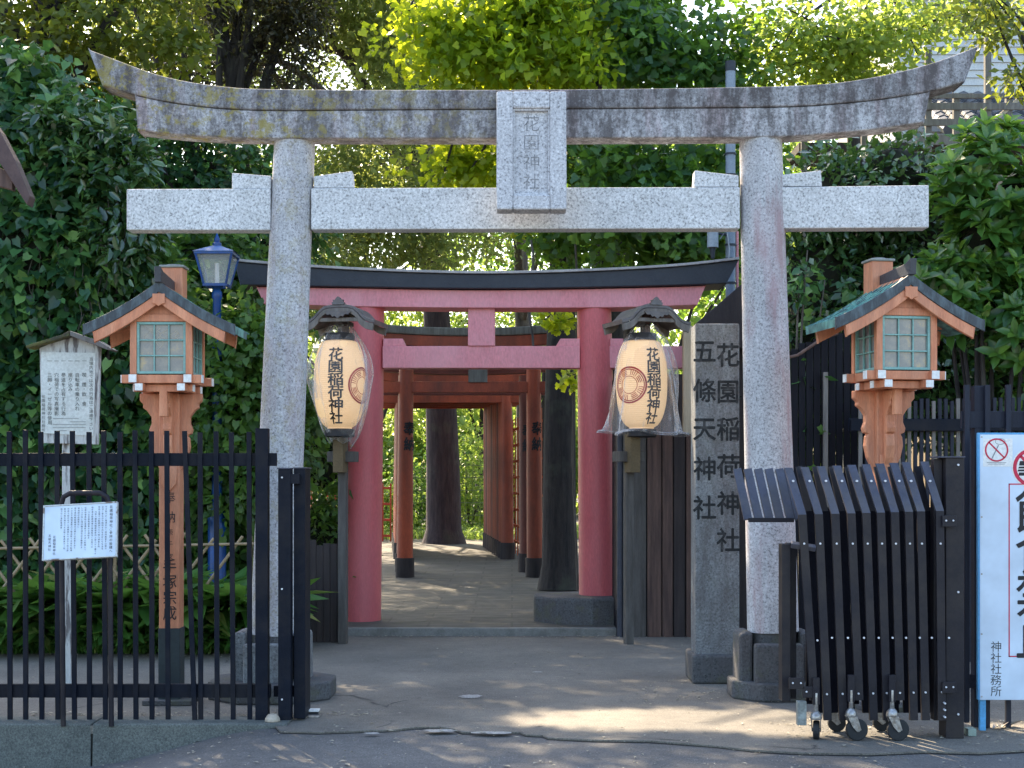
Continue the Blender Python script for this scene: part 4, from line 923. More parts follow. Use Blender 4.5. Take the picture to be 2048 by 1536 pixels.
m = MB(); stroke(m, (cx - .03, cz - .055), (cx + .012, cz + .03), .006, DS_ - .0018); ring(m, cx + .022, cz + .05, .0, .001, DS_ - .0018)
vs = [(cx + .022 + .030 * cos(2 * pi * k / 20), cz + .052 + .018 * sin(2 * pi * k / 20)) for k in range(20)]
for k in range(20): stroke(m, vs[k], vs[(k + 1) % 20], .003, DS_ - .0018)
letters(m, 'selfie stick', X(1972, DS_), Z(925, DS_), .012, .0095, flat(DS_ - .0018), horiz=True) if False else None
for k in range(2): stroke(m, (cx - .06 + .008 * k, cz - .077 - .009 * k), (cx + .06 - .01 * k, cz - .077 - .009 * k), .003, DS_ - .0018)
m.build('stick_symbol', M('grey_print', (.25, .27, .3), rough=.6), pic)
m = MB(); ring(m, cx, cz, .062, .072, DS_ - .0022); stroke(m, (cx - .047, cz + .047), (cx + .047, cz - .047), .009, DS_ - .0022); m.build('prohibition_ring', REDI, pic)
cx, cz = X(2064, DS_), Z(935, DS_)
m = MB(); n = 32; m.add([(cx + .125 * cos(2 * pi * k / n), DS_ - .0011, cz + .125 * sin(2 * pi * k / n)) for k in range(n)], [tuple(range(n))]); rd = m.build('round_sign', WHITE, ns)
m = MB()
for zz0, zz1, ww in ((-.05, -.03, .055), (-.024, -.012, .06), (-.006, .006, .055), (.012, .04, .05)): m.add([(cx - .03 + a, DS_ - .0018, cz + b) for a, b in ((-ww, zz0), (ww, zz0), (ww * .9, zz1), (-ww * .9, zz1))], [(0, 1, 2, 3)])
m.build('burger_symbol', INK, rd)
m = MB(); ring(m, cx, cz, .095, .117, DS_ - .0024); stroke(m, (cx - .07, cz + .07), (cx + .07, cz - .07), .018, DS_ - .0024); m.build('prohibition_ring', REDI, rd)
m = MB()
for py in (874, 1034, 1148, 1268, 1393): m.tube([(b0 + .010, DS_ - .004, Z(py, DS_)), (b0 + .010, DS_ + .001, Z(py, DS_))], .005, 8)
m.build('nails', STEEL, ns)

# ---------------------------------------------------------------- left white notice board on a pole
DN = 10.9
nb_ = thing('notice_board', 'peeling white wooden notice board with a small mossy roof behind the left fence', 'notice board', (X(130, DN), DN, 0))
def q(ps, m, y0, y1): return m.prism([(X(a, DN), Z(b, DN)) for a, b in ps], y0, y1)
q(((79, 696), (145, 668), (201, 695), (196, 889), (84, 886)), MB(), DN, DN + .03).build('backboard', WOODW, nb_, .003)
m = q(((196, 700), (201, 695), (197, 889), (194, 889)), MB(), DN - .02, DN + .05)
q(((60, 694), (132, 672), (146, 664), (147, 674), (62, 699)), MB(), DN - .10, DN + .08).build('roof_board', MOSSW, nb_, .004)
q(((148, 664), (175, 674), (203, 683), (232, 701), (225, 703), (148, 674)), MB(), DN - .10, DN + .08).build('roof_board', GWOOD, nb_, .004)
q(((83, 704), (192, 706), (187, 872), (82, 866)), MB(), DN - .006, DN - .001).build('paper_sheet', PAPER, nb_)
MB().box(X(121, DN), X(139, DN), DN + .035, DN + .10, 0, Z(760, DN)).build('post', WOODW, nb_, .004)
m = MB(); f = flat(DN - .0085); u = 1 / K * DN
letters(m, '当境内地では次の行為はご遠慮下さい', X(183, DN), Z(718, DN), 8.2 * u, 8.7 * u, f)
for k, s in enumerate(('喫 煙・飲 食', '自転車の乗り入れ', '座り込み', '参道を占有する行為', '穴稲荷での写真撮影', '三脚・イーゼル等の使用')):
    cx_ = 169 - 13.8 * k; letters(m, '一', X(cx_, DN), Z(722, DN), 10 * u, 9 * u, f)
    letters(m, s, X(cx_ - (.0), DN), Z(750, DN), 9.5 * u, 9.6 * u, f)
letters(m, '花園稲荷神社社務所', X(87.5, DN), Z(793, DN), 7.4 * u, 8.4 * u, f)
m.build('lettering', M('print_grey', (.09, .10, .10), rough=.7, bmp=0), nb_)
m = MB()
for py, a, b in ((837, 107, 158), (843.5, 140, 172), (849, 106, 172), (855, 106, 172), (861, 118, 134)): stroke(m, (X(a, DN), Z(py, DN)), (X(b, DN), Z(py, DN)), 1.6 * u, DN - .0085)
m.build('small_print', M('print_pale', (.42, .45, .45), bmp=0), nb_)

# ---------------------------------------------------------------- tilted white sign on a black pipe stand
DW = 9.22
ts_ = thing('sign_stand', 'tilted white sign of small writing on a black pipe stand before the fence', 'sign', (X(165, DW), DW, 0))
xa_, xb_ = X(117, DW), X(214, DW); zt_ = Z(986, DW)
MB().tube([(xa_, DW + .10, 0.0), (xa_, DW + .06, zt_ - .07), (xa_ + .015, DW + .055, zt_ - .025), (xa_ + .06, DW + .05, zt_), (xb_ - .06, DW + .05, zt_ + .0), (xb_ - .015, DW + .055, zt_ - .025), (xb_, DW + .06, zt_ - .07), (xb_, DW + .10, .0)], .0165, 12).build('pipe_stand', BROWNBLK, ts_, 0, True)
rot = Matrix.Rotation(R(-3.2), 3, 'Y') @ Matrix.Rotation(R(-14), 3, 'X')
cc = Vector((X(160, DW), DW + .0, Z(1062, DW))); w2, h2 = .224, .168
def tp(x, y, z): v = rot @ Vector((x, y, z)); return (v.x + cc.x, v.y + cc.y, v.z + cc.z)
def tb(m, *a):
    k = len(m.v); m.box(*a)
    for i in range(k, len(m.v)): m.v[i] = tp(*m.v[i])
m = MB(); tb(m, -w2, w2, 0, .02, -h2, h2); m.build('sign_panel', PAPERB, ts_, .002)
m = MB(); e = .008
for r in ((-w2 - e, -w2, -h2 - e, h2 + e), (w2, w2 + e, -h2 - e, h2 + e), (-w2, w2, h2, h2 + e), (-w2, w2, -h2 - e, -h2)): tb(m, r[0], r[1], -.006, .026, r[2], r[3])
m.build('sign_frame', M('chipped_frame', (.55, .58, .58), (.20, .15, .12), scale=12, lo=.38, hi=.46), ts_, .002)
m = MB(); fn = lambda x, z: tp(x, -.0022, z)
letters(m, '花園稲荷神社ご参拝の皆様へ', w2 - .03, h2 - .025, .021, .0235, fn)
random.seed(5); tx = '当神社境内は神聖な場所です参拝以外の立入撮影飲食喫煙を禁じます自転車の乗入駐輪は固くお断り致します'
for k in range(14):
    s = ''.join(random.choice(tx) for _ in range(random.choice((12, 18, 19, 9, 19)))); letters(m, s, w2 - .062 - .0215 * k, h2 - .022 - random.choice((0, .03, 0)), .0125, .0148, fn)
letters(m, '花園稲荷神社', -w2 + .065, -.03, .019, .021, fn); letters(m, '五條天神社', -w2 + .036, -.02, .019, .022, fn)
m.build('lettering', M('print_dark', (.05, .055, .06), bmp=0), ts_)

# ---------------------------------------------------------------- bamboo lattice fence
DBm = 13.35
bf = thing('bamboo_fence', 'low diagonal bamboo lattice fence in front of the grasses behind the left lantern', 'fence', (X(240, DBm), DBm, 0))
xL, xR = X(-90, DBm), X(508, DBm); H0, H1 = .10, Z(1092, DBm) + .09
def clipd(x0, sl):
    a = (x0, H0); b = (x0 + sl * (H1 - H0) * .82, H1); 
    if b[0] < xL or b[0] > xR or a[0] < xL or a[0] > xR:
        return None
    return a, b
random.seed(3)
for k in range(15):
    x0 = xL + .26 * k
    for sl, yy in ((1, 0), (-1, .022)):
        r = clipd(x0 + (0 if sl > 0 else .14), sl)
        if r:
            (ax, az), (bx_, bz) = r; MB().tube([(ax, DBm + yy, az - .1), (bx_, DBm + yy, bz + random.uniform(-.04, .04))], [.016, .014], 7).build('bamboo_cane', BAMBOO, bf, 0, True)
for z in (Z(1094, DBm), .22): MB().tube([(xL, DBm - .02, z - .02), (xR, DBm - .02, z + .03)], .013, 8).build('bamboo_rail', BAMBOO, bf, 0, True)
for p in (-40, 228, 500): MB().tube([(X(p, DBm), DBm + .03, 0), (X(p, DBm), DBm + .03, H1)], .016, 8).build('bamboo_post', BAMBOO, bf, 0, True)

# ---------------------------------------------------------------- roof corner at the left edge
DO = 10.0
rc = thing('roofed_shelter', 'corner of a small brown wooden shelter roof poking in at the left edge', 'shelter', (X(-150, DO), DO, 0))
MB().prism([(X(-60, DO), Z(180, DO)), (X(0, DO), Z(263, DO)), (X(30, DO), Z(320, DO)), (X(60, DO), Z(392, DO)), (X(54, DO), Z(410, DO)), (X(-6, DO), Z(318, DO)), (X(-70, DO), Z(245, DO))], DO, DO + .12).build('roof', M('brown_roof_board', (.10, .06, .055), (.06, .035, .035), rough=.6), rc, .006)
MB().prism([(X(-70, DO), Z(300, DO)), (X(20, DO), Z(345, DO)), (X(20, DO), Z(377, DO)), (X(-70, DO), Z(352, DO))], DO + .05, DO + .12).build('eave_beam', BWOOD, rc, .005)
MB().box(X(-130, DO), X(-100, DO), DO + .1, DO + .22, 0, Z(300, DO)).build('post', BWOOD, rc, .005)

# ---------------------------------------------------------------- house with timber balcony, top right
HB = 21.0
hs = thing('white_house', 'pale sided house with a tiled roof seen through the leaves at the top right', 'house', (X(2000, HB + 3), HB + 3, 0))
m = MB()
for k in range(60): z = 3.0 + .12 * k; m.prism([(X(1790, HB + 2) , z), (X(1790, HB + 2) + 6.5, z), (X(1790, HB + 2) + 6.5, z + .12), (X(1790, HB + 2), z + .12)], HB + 2 + .018 * (k % 1), HB + 2.1) if 0 else m.add([(X(1790, HB + 2), HB + 2 - .02, z), (X(2400, HB + 2), HB + 2 - .02, z), (X(2400, HB + 2), HB + 2, z + .115), (X(1790, HB + 2), HB + 2, z + .115), (X(1790, HB + 2), HB + 2, z), (X(2400, HB + 2), HB + 2, z)], [(0, 1, 2, 3), (0, 4, 5, 1)])
m.box(X(1790, HB + 2), X(2400, HB + 2), HB + 2.003, HB + 6, 0, 10.2); m.build('siding_wall', M('pale_siding', (.62, .62, .60), (.5, .5, .49), scale=2, rough=.6), hs)
m = MB()
for k in range(9):
    for j in range(22):
        x = X(1900, HB) + .22 * j; y = HB + .0 + .17 * k; z = Z(262, HB) + .095 * k; m.tube([(x, y, z + .03), (x, y + .2, z + .12)], .10, 8)
m.build('roof_tiles', M('grey_tile', (.10, .11, .13), (.06, .065, .08), rough=.4), hs, 0, True)
MB().box(X(1880, HB), X(2300, HB), HB + .25, HB + 1.9, 0, Z(275, HB)).build('lower_wall', M('tan_wall', (.30, .24, .17), (.24, .19, .13)), hs)
bc = thing('timber_balcony', 'grey timber balcony frame with rails beside the right tip of the stone beam', 'balcony', (X(1950, 19), 19, 0))
D = 19.0
for p, t_, b_2 in ((1856, 100, 285), (1975, -10, 240), (2017, 140, 235), (1728, -40, 190), (1608, 150, 220), (1912, 190, 250)):
    MB().box(X(p - 6, D), X(p + 6, D), D - .04, D + .04, Z(b_2 + 60, D) - (3.2 if p in (1856, 1728, 1608) else 0), Z(t_, D)).build('upright', GWOOD, bc, .004)
for a, b, py, h in ((1840, 2200, 190, 9), (1840, 2200, 208, 14), (1840, 2200, 240, 14), (1830, 2200, 272, 20)):
    MB().box(X(a, D), X(b, D), D - .07, D - .042, Z(py + h, D), Z(py, D)).build('rail', GWOOD, bc, .004)
MB().bar((X(1985, D), D - .02, Z(245, D)), (X(2080, D), D - .02, Z(160, D)), .05, .05).build('brace', PWOOD, bc, .004)
MB().box(X(1600, D), X(2200, D), D + .05, D + 1, Z(300, D), Z(283, D)).build('deck', DWOOD, bc)

# ---------------------------------------------------------------- small things lying about
D = 9.72
sp = thing('metal_spacer', 'flat grey metal hinge piece lying on the pavement right of the left gate posts', 'metal piece', (X(625, D), D, 0))
MB().box(X(602, D), X(641, D), D - .07, D + .04, .0, .012).build('lower_plate', STEEL, sp, .002)
MB().box(X(604, D), X(638, D), D - .02, D + .06, .03, .042).build('upper_plate', WHITE, sp, .002)
MB().box(X(606, D), X(636, D), D, D + .03, .012, .03).build('web', INK, sp)
D = 9.42
tag(MB().lathe([(.05, 0), (.048, .02), (.03, .045), (.005, .05)], (X(545, D), D, .014), 9).build('small_stone', M('pale_stone', (.45, .38, .30), (.3, .26, .2)), None, .004, True), 'small pale tan stone on the kerb below the end of the left fence', 'stone')
D = 9.25
cr = MB()
for k in range(5): cr.add([(X(1985 + 9 * k, D) + random.uniform(-.03, .03), D - .06 + .03 * k, .004), (X(2000 + 12 * k, D), D - .08 + .02 * k, .05), (X(1996 + 9 * k, D), D + .02 * k, .01), (X(1990 + 6 * k, D), D + .03, .03)], [(0, 1, 2, 3)])
tag(cr.build('crumpled_litter', M('litter_paper', (.35, .34, .32), (.2, .15, .12), scale=20), None), 'crumpled grey litter lying at the foot of the right notice board', 'litter')
D = 9.0
tag(MB().box(X(1931, D), X(1948, D), D - .05, D + .03, 0, .045).build('small_carton', M('pale_green_card', (.30, .38, .33)), None, .004), 'small pale green carton on the ground by the foot of the folding gate post', 'carton')
# fallen leaves and petals: too many to count
rg = np.random.default_rng(4); m = MB()
for k in range(1150):
    if k < 300: y = rg.uniform(8.0, 9.4); x = rg.uniform(-3.2, 3.4)
    elif k < 420: y = rg.uniform(9.4, 14); x = rg.uniform(-4, 3)
    elif k < 620: x = rg.uniform(-3.2, -.9); y = 9.66 + abs(rg.normal()) * .12
    elif k < 800: x = rg.uniform(-4.2, -2.2); y = 13.25 - abs(rg.normal()) * .18
    elif k < 950: x = rg.uniform(1.6, 3.4); y = 9.25 + rg.normal() * .18
    elif k < 1050: x = rg.uniform(.9, 2.0); y = 10.7 + rg.normal() * .3
    else: x = rg.uniform(-1.5, 1.6); y = 14.66 - abs(rg.normal()) * .1
    s = rg.uniform(.005, .014) * (1.5 if rg.random() < .1 else 1); a = rg.uniform(0, 6.28); z = (zroad(x, y) if y < 8.9 or x < -1.4 and y < 9.35 else 0) + .008
    if y < 9.33 and y > 8.6 and x > -1.4: z = .008
    m.add([(x + s * cos(a + q_) * f_, y + s * sin(a + q_) * f_, z + g_) for q_, f_, g_ in ((0, 1.6, 0), (1.6, .7, .004), (3.1, 1.4, 0), (4.7, .7, .003))], [(0, 1, 2, 3)])
lt = m.build('fallen_leaves', M('dry_petal', (.42, .38, .30), (.22, .19, .13), scale=3)); tag(lt, 'small pale dry leaves and grit scattered over the road and pavement', 'litter', None, 'stuff')
M2B = bark('bark_plum', (.062, .045, .05), (.022, .016, .022))

# ---------------------------------------------------------------- foliage
S = np.array(SUN)
# places the sun reaches through openings in the canopy: (centre, radii across)
LIT = [(np.array((1.1, 9.58, 0)), 1.2, .55), (np.array((2.1, 9.2, 0)), .9, .32), (np.array((3.1, 9.35, 0)), .4, .12), (np.array((.25, 8.75, 0)), .35, .08)]
LITV = [(np.array((.05, 25, 1.4)), 1.0), (np.array((X(720, 26), 26, 6.5)), 1.2), (np.array((X(980, 17), 17, Z(60, 17))), 1.35), (np.array((X(1700, 17), 17, Z(90, 17))), 1.3), (np.array((-.6, 30, 1.5)), 2.2)]
def nz(P, s): return np.sin(P[:, 0] * s * 1.3 + 1) * np.sin(P[:, 1] * s + 2.1) + np.sin(P[:, 2] * s * 1.7 + P[:, 0] * s * .7)
def suncut(P):
    keep = np.ones(len(P), bool)
    for c, a, b in LIT:
        t = (P[:, 2] - c[2]) / S[2]; g = P - S * t[:, None]
        d = ((g[:, 0] - c[0]) / a) ** 2 + ((g[:, 1] - c[1]) / b) ** 2
        keep &= ~((d < 1 + .25 * nz(P, 5)) & (t > 2))
    for c, r in LITV:
        q = P - c; t = q @ S; d = np.linalg.norm(q - t[:, None] * S, axis=1)
        keep &= ~((d < r * (1 + .25 * nz(P, 2))) & (t > r))
    return keep
def unit(a): return a / (np.linalg.norm(a, axis=1)[:, None] + 1e-9)
def leafmesh(name, mat, parent, C, T, N, s, kind, rnd):
    k = suncut(C); C, T, N, s, rnd = C[k], unit(T[k]), N[k], s[k], rnd[k]
    B = unit(np.cross(N, T)); N = np.cross(T, B); n = len(C); s = s[:, None]
    if kind == 'rhomb':
        V = np.stack([C, C + T * s * .45 + B * s * .27 + N * s * .07, C + T * s, C + T * s * .45 - B * s * .27 + N * s * .07], 1); F = [(0, 1, 2), (0, 2, 3)]
    elif kind == 'wide':
        V = np.stack([C, C + T * s * .4 + B * s * .42 + N * s * .08, C + T * s - N * s * .1, C + T * s * .4 - B * s * .42 + N * s * .08], 1); F = [(0, 1, 2), (0, 2, 3)]
    elif kind == 'narrow':
        V = np.stack([C, C + T * s * .5 + B * s * .13, C + T * s - N * s * .12, C + T * s * .5 - B * s * .13], 1); F = [(0, 1, 2), (0, 2, 3)]
    elif kind == 'oval':
        V = np.stack([C, C + T * s * .28 + B * s * .2 + N * s * .06, C + T * s * .66 + B * s * .19 + N * s * .04, C + T * s - N * s * .12, C + T * s * .66 - B * s * .19 + N * s * .04, C + T * s * .28 - B * s * .2 + N * s * .06], 1); F = [(0, 1, 2, 3), (0, 3, 4, 5)]
    elif kind == 'heart':
        V = np.stack([C + T * s * .1, C - T * s * .04 + B * s * .3 + N * s * .04, C + T * s * .42 + B * s * .38 + N * s * .05, C + T * s - N * s * .14, C + T * s * .42 - B * s * .38 + N * s * .05, C - T * s * .04 - B * s * .3 + N * s * .04], 1); F = [(0, 1, 2, 3), (0, 3, 4, 5)]
    else:  # fan
        V = np.stack([C, C + T * s * .72 + B * s * .52, C + T * s * .98 + B * s * .2 + N * s * .05, C + T * s * .82, C + T * s * .98 - B * s * .2 + N * s * .05, C + T * s * .72 - B * s * .52], 1); F = [(0, 1, 2, 3), (0, 3, 4, 5)]
    m = V.shape[1]; V = V.reshape(-1, 3) - np.array(org(parent))
    fl = len(F[0]); base = (np.arange(n) * m)[:, None, None]; idx = (np.array(F)[None] + base).reshape(-1)
    nf = n * len(F); me = bpy.data.meshes.new(name)
    me.vertices.add(n * m); me.vertices.foreach_set('co', V.astype(np.float32).ravel())
    me.loops.add(nf * fl); me.loops.foreach_set('vertex_index', idx.astype(np.int32))
    me.polygons.add(nf); me.polygons.foreach_set('loop_start', (np.arange(nf) * fl).astype(np.int32)); me.polygons.foreach_set('loop_total', np.full(nf, fl, np.int32))
    me.update(calc_edges=True); me.materials.append(mat)
    at = me.attributes.new('rnd', 'FLOAT', 'POINT'); at.data.foreach_set('value', np.repeat(rnd, m).astype(np.float32))
    o = bpy.data.objects.new(name, me); COL.objects.link(o); o.parent = parent; ORG[o.name] = org(parent); return o
def cloud(blobs, ncl, shell=.35):
    """cluster centres in a union of ellipsoids, biased to the outside; returns centres and outward directions"""
    b = np.array(blobs, float); wgt = b[:, 3] * b[:, 5]; wgt /= wgt.sum()
    ids = RNG.choice(len(b), ncl, p=wgt); d = unit(RNG.normal(size=(ncl, 3))); r = RNG.random(ncl) ** shell
    r *= 1 + .16 * np.sin(d[:, 0] * 7 + ids) * np.sin(d[:, 2] * 6 + 1 + ids) + .08 * np.sin(d[:, 1] * 15 + d[:, 2] * 13)
    return b[ids, :3] + d * r[:, None] * b[ids, 3:], d
def foliage(name, mat, parent, blobs, ncl, per, spread, size, kind, droop=.3, up=.8, flat=.6, shell=.35, out=.6, rb=0, clip=None):
    c, d = cloud(blobs, ncl, shell)
    P = np.repeat(c, per, 0); D = np.repeat(d, per, 0); n = len(P)
    off = RNG.normal(size=(n, 3)) * spread; off[:, 2] *= flat; P = P + off
    T = unit(RNG.normal(size=(n, 3)) * .8 + D * out + unit(off) * .5); T[:, 2] -= droop; T = unit(T)
    N = unit(RNG.normal(size=(n, 3)) * .55 + np.array([0, -.25, up]) + D * .35)
    s = size * RNG.uniform(.45, 1.0, n) ** .8 * 1.35; crnd = np.repeat(RNG.normal(size=ncl) * .27, per); rnd = np.clip(.42 + rb + crnd + RNG.normal(size=n) * .2, 0, 1)
    if clip is not None:
        k = clip(P); P, T, N, s, rnd = P[k], T[k], N[k], s[k], rnd[k]
    return leafmesh(name, mat, parent, P, T, N, s, kind, rnd), c
def limbs(mb, start, targets, r0, seed, sag=.15):
    rg = random.Random(seed)
    for t in targets:
        a = Vector(start(rg) if callable(start) else start); b = Vector(t); mid = a.lerp(b, .5) + Vector((rg.uniform(-.2, .2), rg.uniform(-.2, .2), (b - a).length * sag))
        pts = []; rs = []
        for k in range(8): q = k / 7; pts.append(a.lerp(mid, q).lerp(mid.lerp(b, q), q)); rs.append(r0 * (1 - .82 * q))
        mb.tube(pts, rs, 7)
def tree(name, label, cat, base, trunk, r0, blobs, mat, ncl, per, spread, size, kind, barkm=BARK, nl=14, group='trees behind the gates', **kw):
    t = thing(name, label, cat, base, group)
    m = MB(); pts = [Vector(base)] + [Vector(p) for p in trunk]
    P = []; n = len(pts)
    for i in range(n - 1):
        p0, p1, p2, p3 = pts[max(i - 1, 0)], pts[i], pts[i + 1], pts[min(i + 2, n - 1)]
        for k in range(5):
            q = k / 5; P.append(.5 * ((2 * p1) + (p2 - p0) * q + (2 * p0 - 5 * p1 + 4 * p2 - p3) * q * q + (3 * p1 - p0 - 3 * p2 + p3) * q ** 3))
    P.append(pts[-1]); L = len(P) - 1
    m.tube(P, [r0 * (1.25 if i == 0 else 1) * (1 - .7 * (i / L) ** 1.3) for i in range(L + 1)], 14)
    cs, _ = cloud(blobs, nl, .5)
    limbs(m, lambda rg: P[rg.randint(int(L * .55), L)], [tuple(c) for c in cs], r0 * .32, 5)
    m.build('trunk', barkm, t, 0, True)
    foliage('crown', mat, t, blobs, ncl, per, spread, size, kind, **kw); return t
def E3(px, py, D, rx, ry, rz): return (X(px, D), D, Z(py, D), rx, ry, rz)      # ellipsoid given in metres around a point

# left: creepers and shrubs that form a wall of leaves
hd = thing('creeper_hedge', 'tall bank of dark green creeper leaves filling the left side behind the fence', 'hedge', (-5.2, 15, 0))
bl_ = [E3(-60, 350, 15, 1.1, .7, 1.4), E3(60, 300, 15, .75, .6, .75), E3(140, 380, 14.8, .75, .6, .9), E3(60, 560, 14.6, 1.0, .6, 1.2), E3(190, 600, 14.7, .75, .5, 1.1), E3(-40, 850, 14.6, 1.0, .5, 1.3), E3(120, 880, 14.7, .9, .45, 1.2), E3(250, 950, 14.8, .7, .4, 1.2), E3(-80, 1150, 14.7, 1.2, .4, .9), E3(100, 1150, 14.8, 1.2, .35, .8)]
MB().build('x', SUNBLOCK) if 0 else None
def core(parent, blobs, f=.78):  # added solid core hidden in the leaves, stops sun coming through from behind
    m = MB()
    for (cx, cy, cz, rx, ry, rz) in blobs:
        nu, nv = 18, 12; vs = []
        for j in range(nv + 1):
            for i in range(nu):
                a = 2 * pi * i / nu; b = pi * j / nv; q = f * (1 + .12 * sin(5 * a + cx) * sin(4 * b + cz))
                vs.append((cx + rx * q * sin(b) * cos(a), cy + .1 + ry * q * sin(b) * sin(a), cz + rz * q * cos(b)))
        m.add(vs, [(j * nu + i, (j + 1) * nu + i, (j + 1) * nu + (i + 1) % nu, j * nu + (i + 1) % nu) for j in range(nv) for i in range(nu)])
    return m.build('sun_block_core', SUNBLOCK, parent, 0, True)
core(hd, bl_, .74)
foliage('leaves', L_CREEP, hd, bl_, 5600, 9, .10, .118, 'heart', droop=.75, up=.55, flat=1, shell=.22)
m = MB(); random.seed(9)
for k in range(10):
    px = random.uniform(60, 260); py = random.uniform(330, 650); x = X(px, 14.1); z = Z(py, 14.1); P_ = []
    for j in range(8): P_.append((x + .04 * sin(j * 1.3 + k), 14.15 + .03 * sin(j + k), z - .14 * j))
    m.tube(P_, .004, 5)
m.build('stems', BARK2, hd)
# lighter leafy sprays at its top
h2 = thing('glossy_shrub', 'loose pointed-leaf shrub reaching over the creeper bank near the left beam tip', 'shrub', (X(190, 14.4), 14.4, 0))
b2 = [E3(150, 270, 14.4, .55, .35, .38), E3(235, 345, 14.3, .35, .3, .5), E3(250, 470, 14.3, .3, .3, .5)]
m = MB(); limbs(m, (X(170, 14.4), 14.6, 1.0), [b[:3] for b in b2] * 3, .03, 2); m.build('stems', BARK, h2)
foliage('leaves', L_CAM, h2, b2, 230, 11, .09, .13, 'oval', droop=.35, up=.9)
# middle left lime shrubs (around the blue lamp)
h3 = thing('lime_shrub', 'bright green rounded leaf shrub around the blue park lamp', 'shrub', (X(450, 14.6), 14.6, 0))
b3 = [E3(400, 560, 16.3, .75, .4, .6), E3(470, 720, 14.7, .5, .45, .5), E3(320, 660, 14.9, .55, .5, .7), E3(450, 820, 14.6, .75, .45, .85), E3(300, 860, 14.8, .6, .4, 1.0), E3(500, 940, 14.6, .5, .4, .7), E3(400, 1060, 14.9, .9, .35, .8), E3(550, 860, 14.8, .4, .4, .5)]
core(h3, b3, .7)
foliage('leaves', L_LIME, h3, b3, 2900, 9, .09, .092, 'heart', droop=.5, up=.7, flat=.8, shell=.25)
h4 = thing('dark_shrub', 'dark shrub in deep shade between the stone gate and the left lantern stand', 'shrub', (X(640, 15.3), 15.3, .07))
b4 = [E3(640, 900, 15.6, .38, .3, .7), E3(640, 1090, 15.6, .40, .3, .8), E3(600, 820, 15.9, .35, .2, .5)]
core(h4, b4, .55); foliage('leaves', L_LIME, h4, b4, 300, 9, .09, .09, 'rhomb', rb=-.1)
# undergrowth behind the bamboo
n = 3400; x = RNG.uniform(X(-100, 13.6), X(520, 13.6), n); y = RNG.uniform(13.42, 14.2, n)
# each blade arches: three joined leaves
def grass(name, label, x, y, z0, h, lean, mat=L_GRASS):
    n = len(x); a = RNG.uniform(0, 2 * pi, n); C = np.stack([x, y, np.full(n, z0) if np.isscalar(z0) else z0], 1); D = np.stack([np.cos(a), np.sin(a) - .35, 0 * a], 1)
    hh = h * RNG.uniform(.35, 1.5, n); P1 = C + D * (hh * lean * .35)[:, None] + np.array([0, 0, 1]) * (hh * .6)[:, None]
    P2 = C + D * (hh * lean * 1.1)[:, None] + np.array([0, 0, 1]) * (hh * RNG.uniform(.35, 1.0, n))[:, None]
    r = np.clip(.4 + RNG.normal(size=n) * .25, 0, 1); N = np.tile([0, -.3, 1.0], (n, 1)) + RNG.normal(size=(n, 3)) * .3
    CC = np.concatenate([C, P1]); TT = np.concatenate([P1 - C, P2 - P1]); s = np.linalg.norm(TT, axis=1) * 1.08
    o = leafmesh(name, mat, None, CC, TT, np.concatenate([N, N]), s, 'narrow', np.concatenate([r, r])); tag(o, label, 'grass', None, 'stuff'); return o
grass('undergrowth', 'long arching green grass blades behind and through the bamboo lattice', x, y, 0.0, .55, .8)
n = 1800; grass('fringe_grass', 'short grass tufts along the foot of the bamboo lattice', RNG.uniform(X(-100, 13.3), X(505, 13.3), n), RNG.uniform(13.12, 13.42, n), 0, .27, .8)

# right: glinting shrub, laurel, dark mass
s1 = thing('glossy_shrub', 'dense shrub of small glinting leaves above the right arm of the stone tie beam', 'shrub', (X(1700, 13.9), 13.9, 0))
c1 = [E3(1680, 400, 14, .65, .5, .48), E3(1790, 350, 14, .5, .5, .36), E3(1850, 440, 14.2, .6, .5, .55), E3(1640, 560, 14.1, .42, .4, .6), E3(1780, 560, 14.3, .7, .4, .6), E3(1900, 600, 14.4, .9, .4, .7), E3(1620, 700, 14.3, .35, .3, .5), E3(2050, 650, 14.6, .8, .4, 1.5), E3(1800, 780, 14.6, 1.2, .3, .6)]
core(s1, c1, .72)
foliage('leaves', L_CAM, s1, c1, 2300, 9, .085, .10, 'rhomb', droop=.25, up=1.0, flat=.6, shell=.2)
s2 = thing('laurel_bush', 'large leaved bright green laurel bush at the right edge above the orange lantern', 'bush', (X(2000, 12.7), 12.7, 0))
c2 = [E3(1960, 330, 12.8, .42, .4, .38), E3(2050, 400, 12.7, .5, .4, .65), E3(1960, 480, 12.8, .42, .4, .45), E3(1900, 570, 12.9, .45, .3, .25), E3(2040, 620, 12.8, .45, .4, .6), E3(1960, 620, 12.9, .45, .3, .35), E3(2100, 780, 12.9, .6, .3, .5), E3(1890, 410, 13, .22, .3, .25)]
m = MB(); limbs(m, (X(1990, 12.9), 12.95, .2), [b[:3] for b in c2] * 2, .035, 4, .05); m.build('stems', BARK, s2)
core(s2, c2, .36)
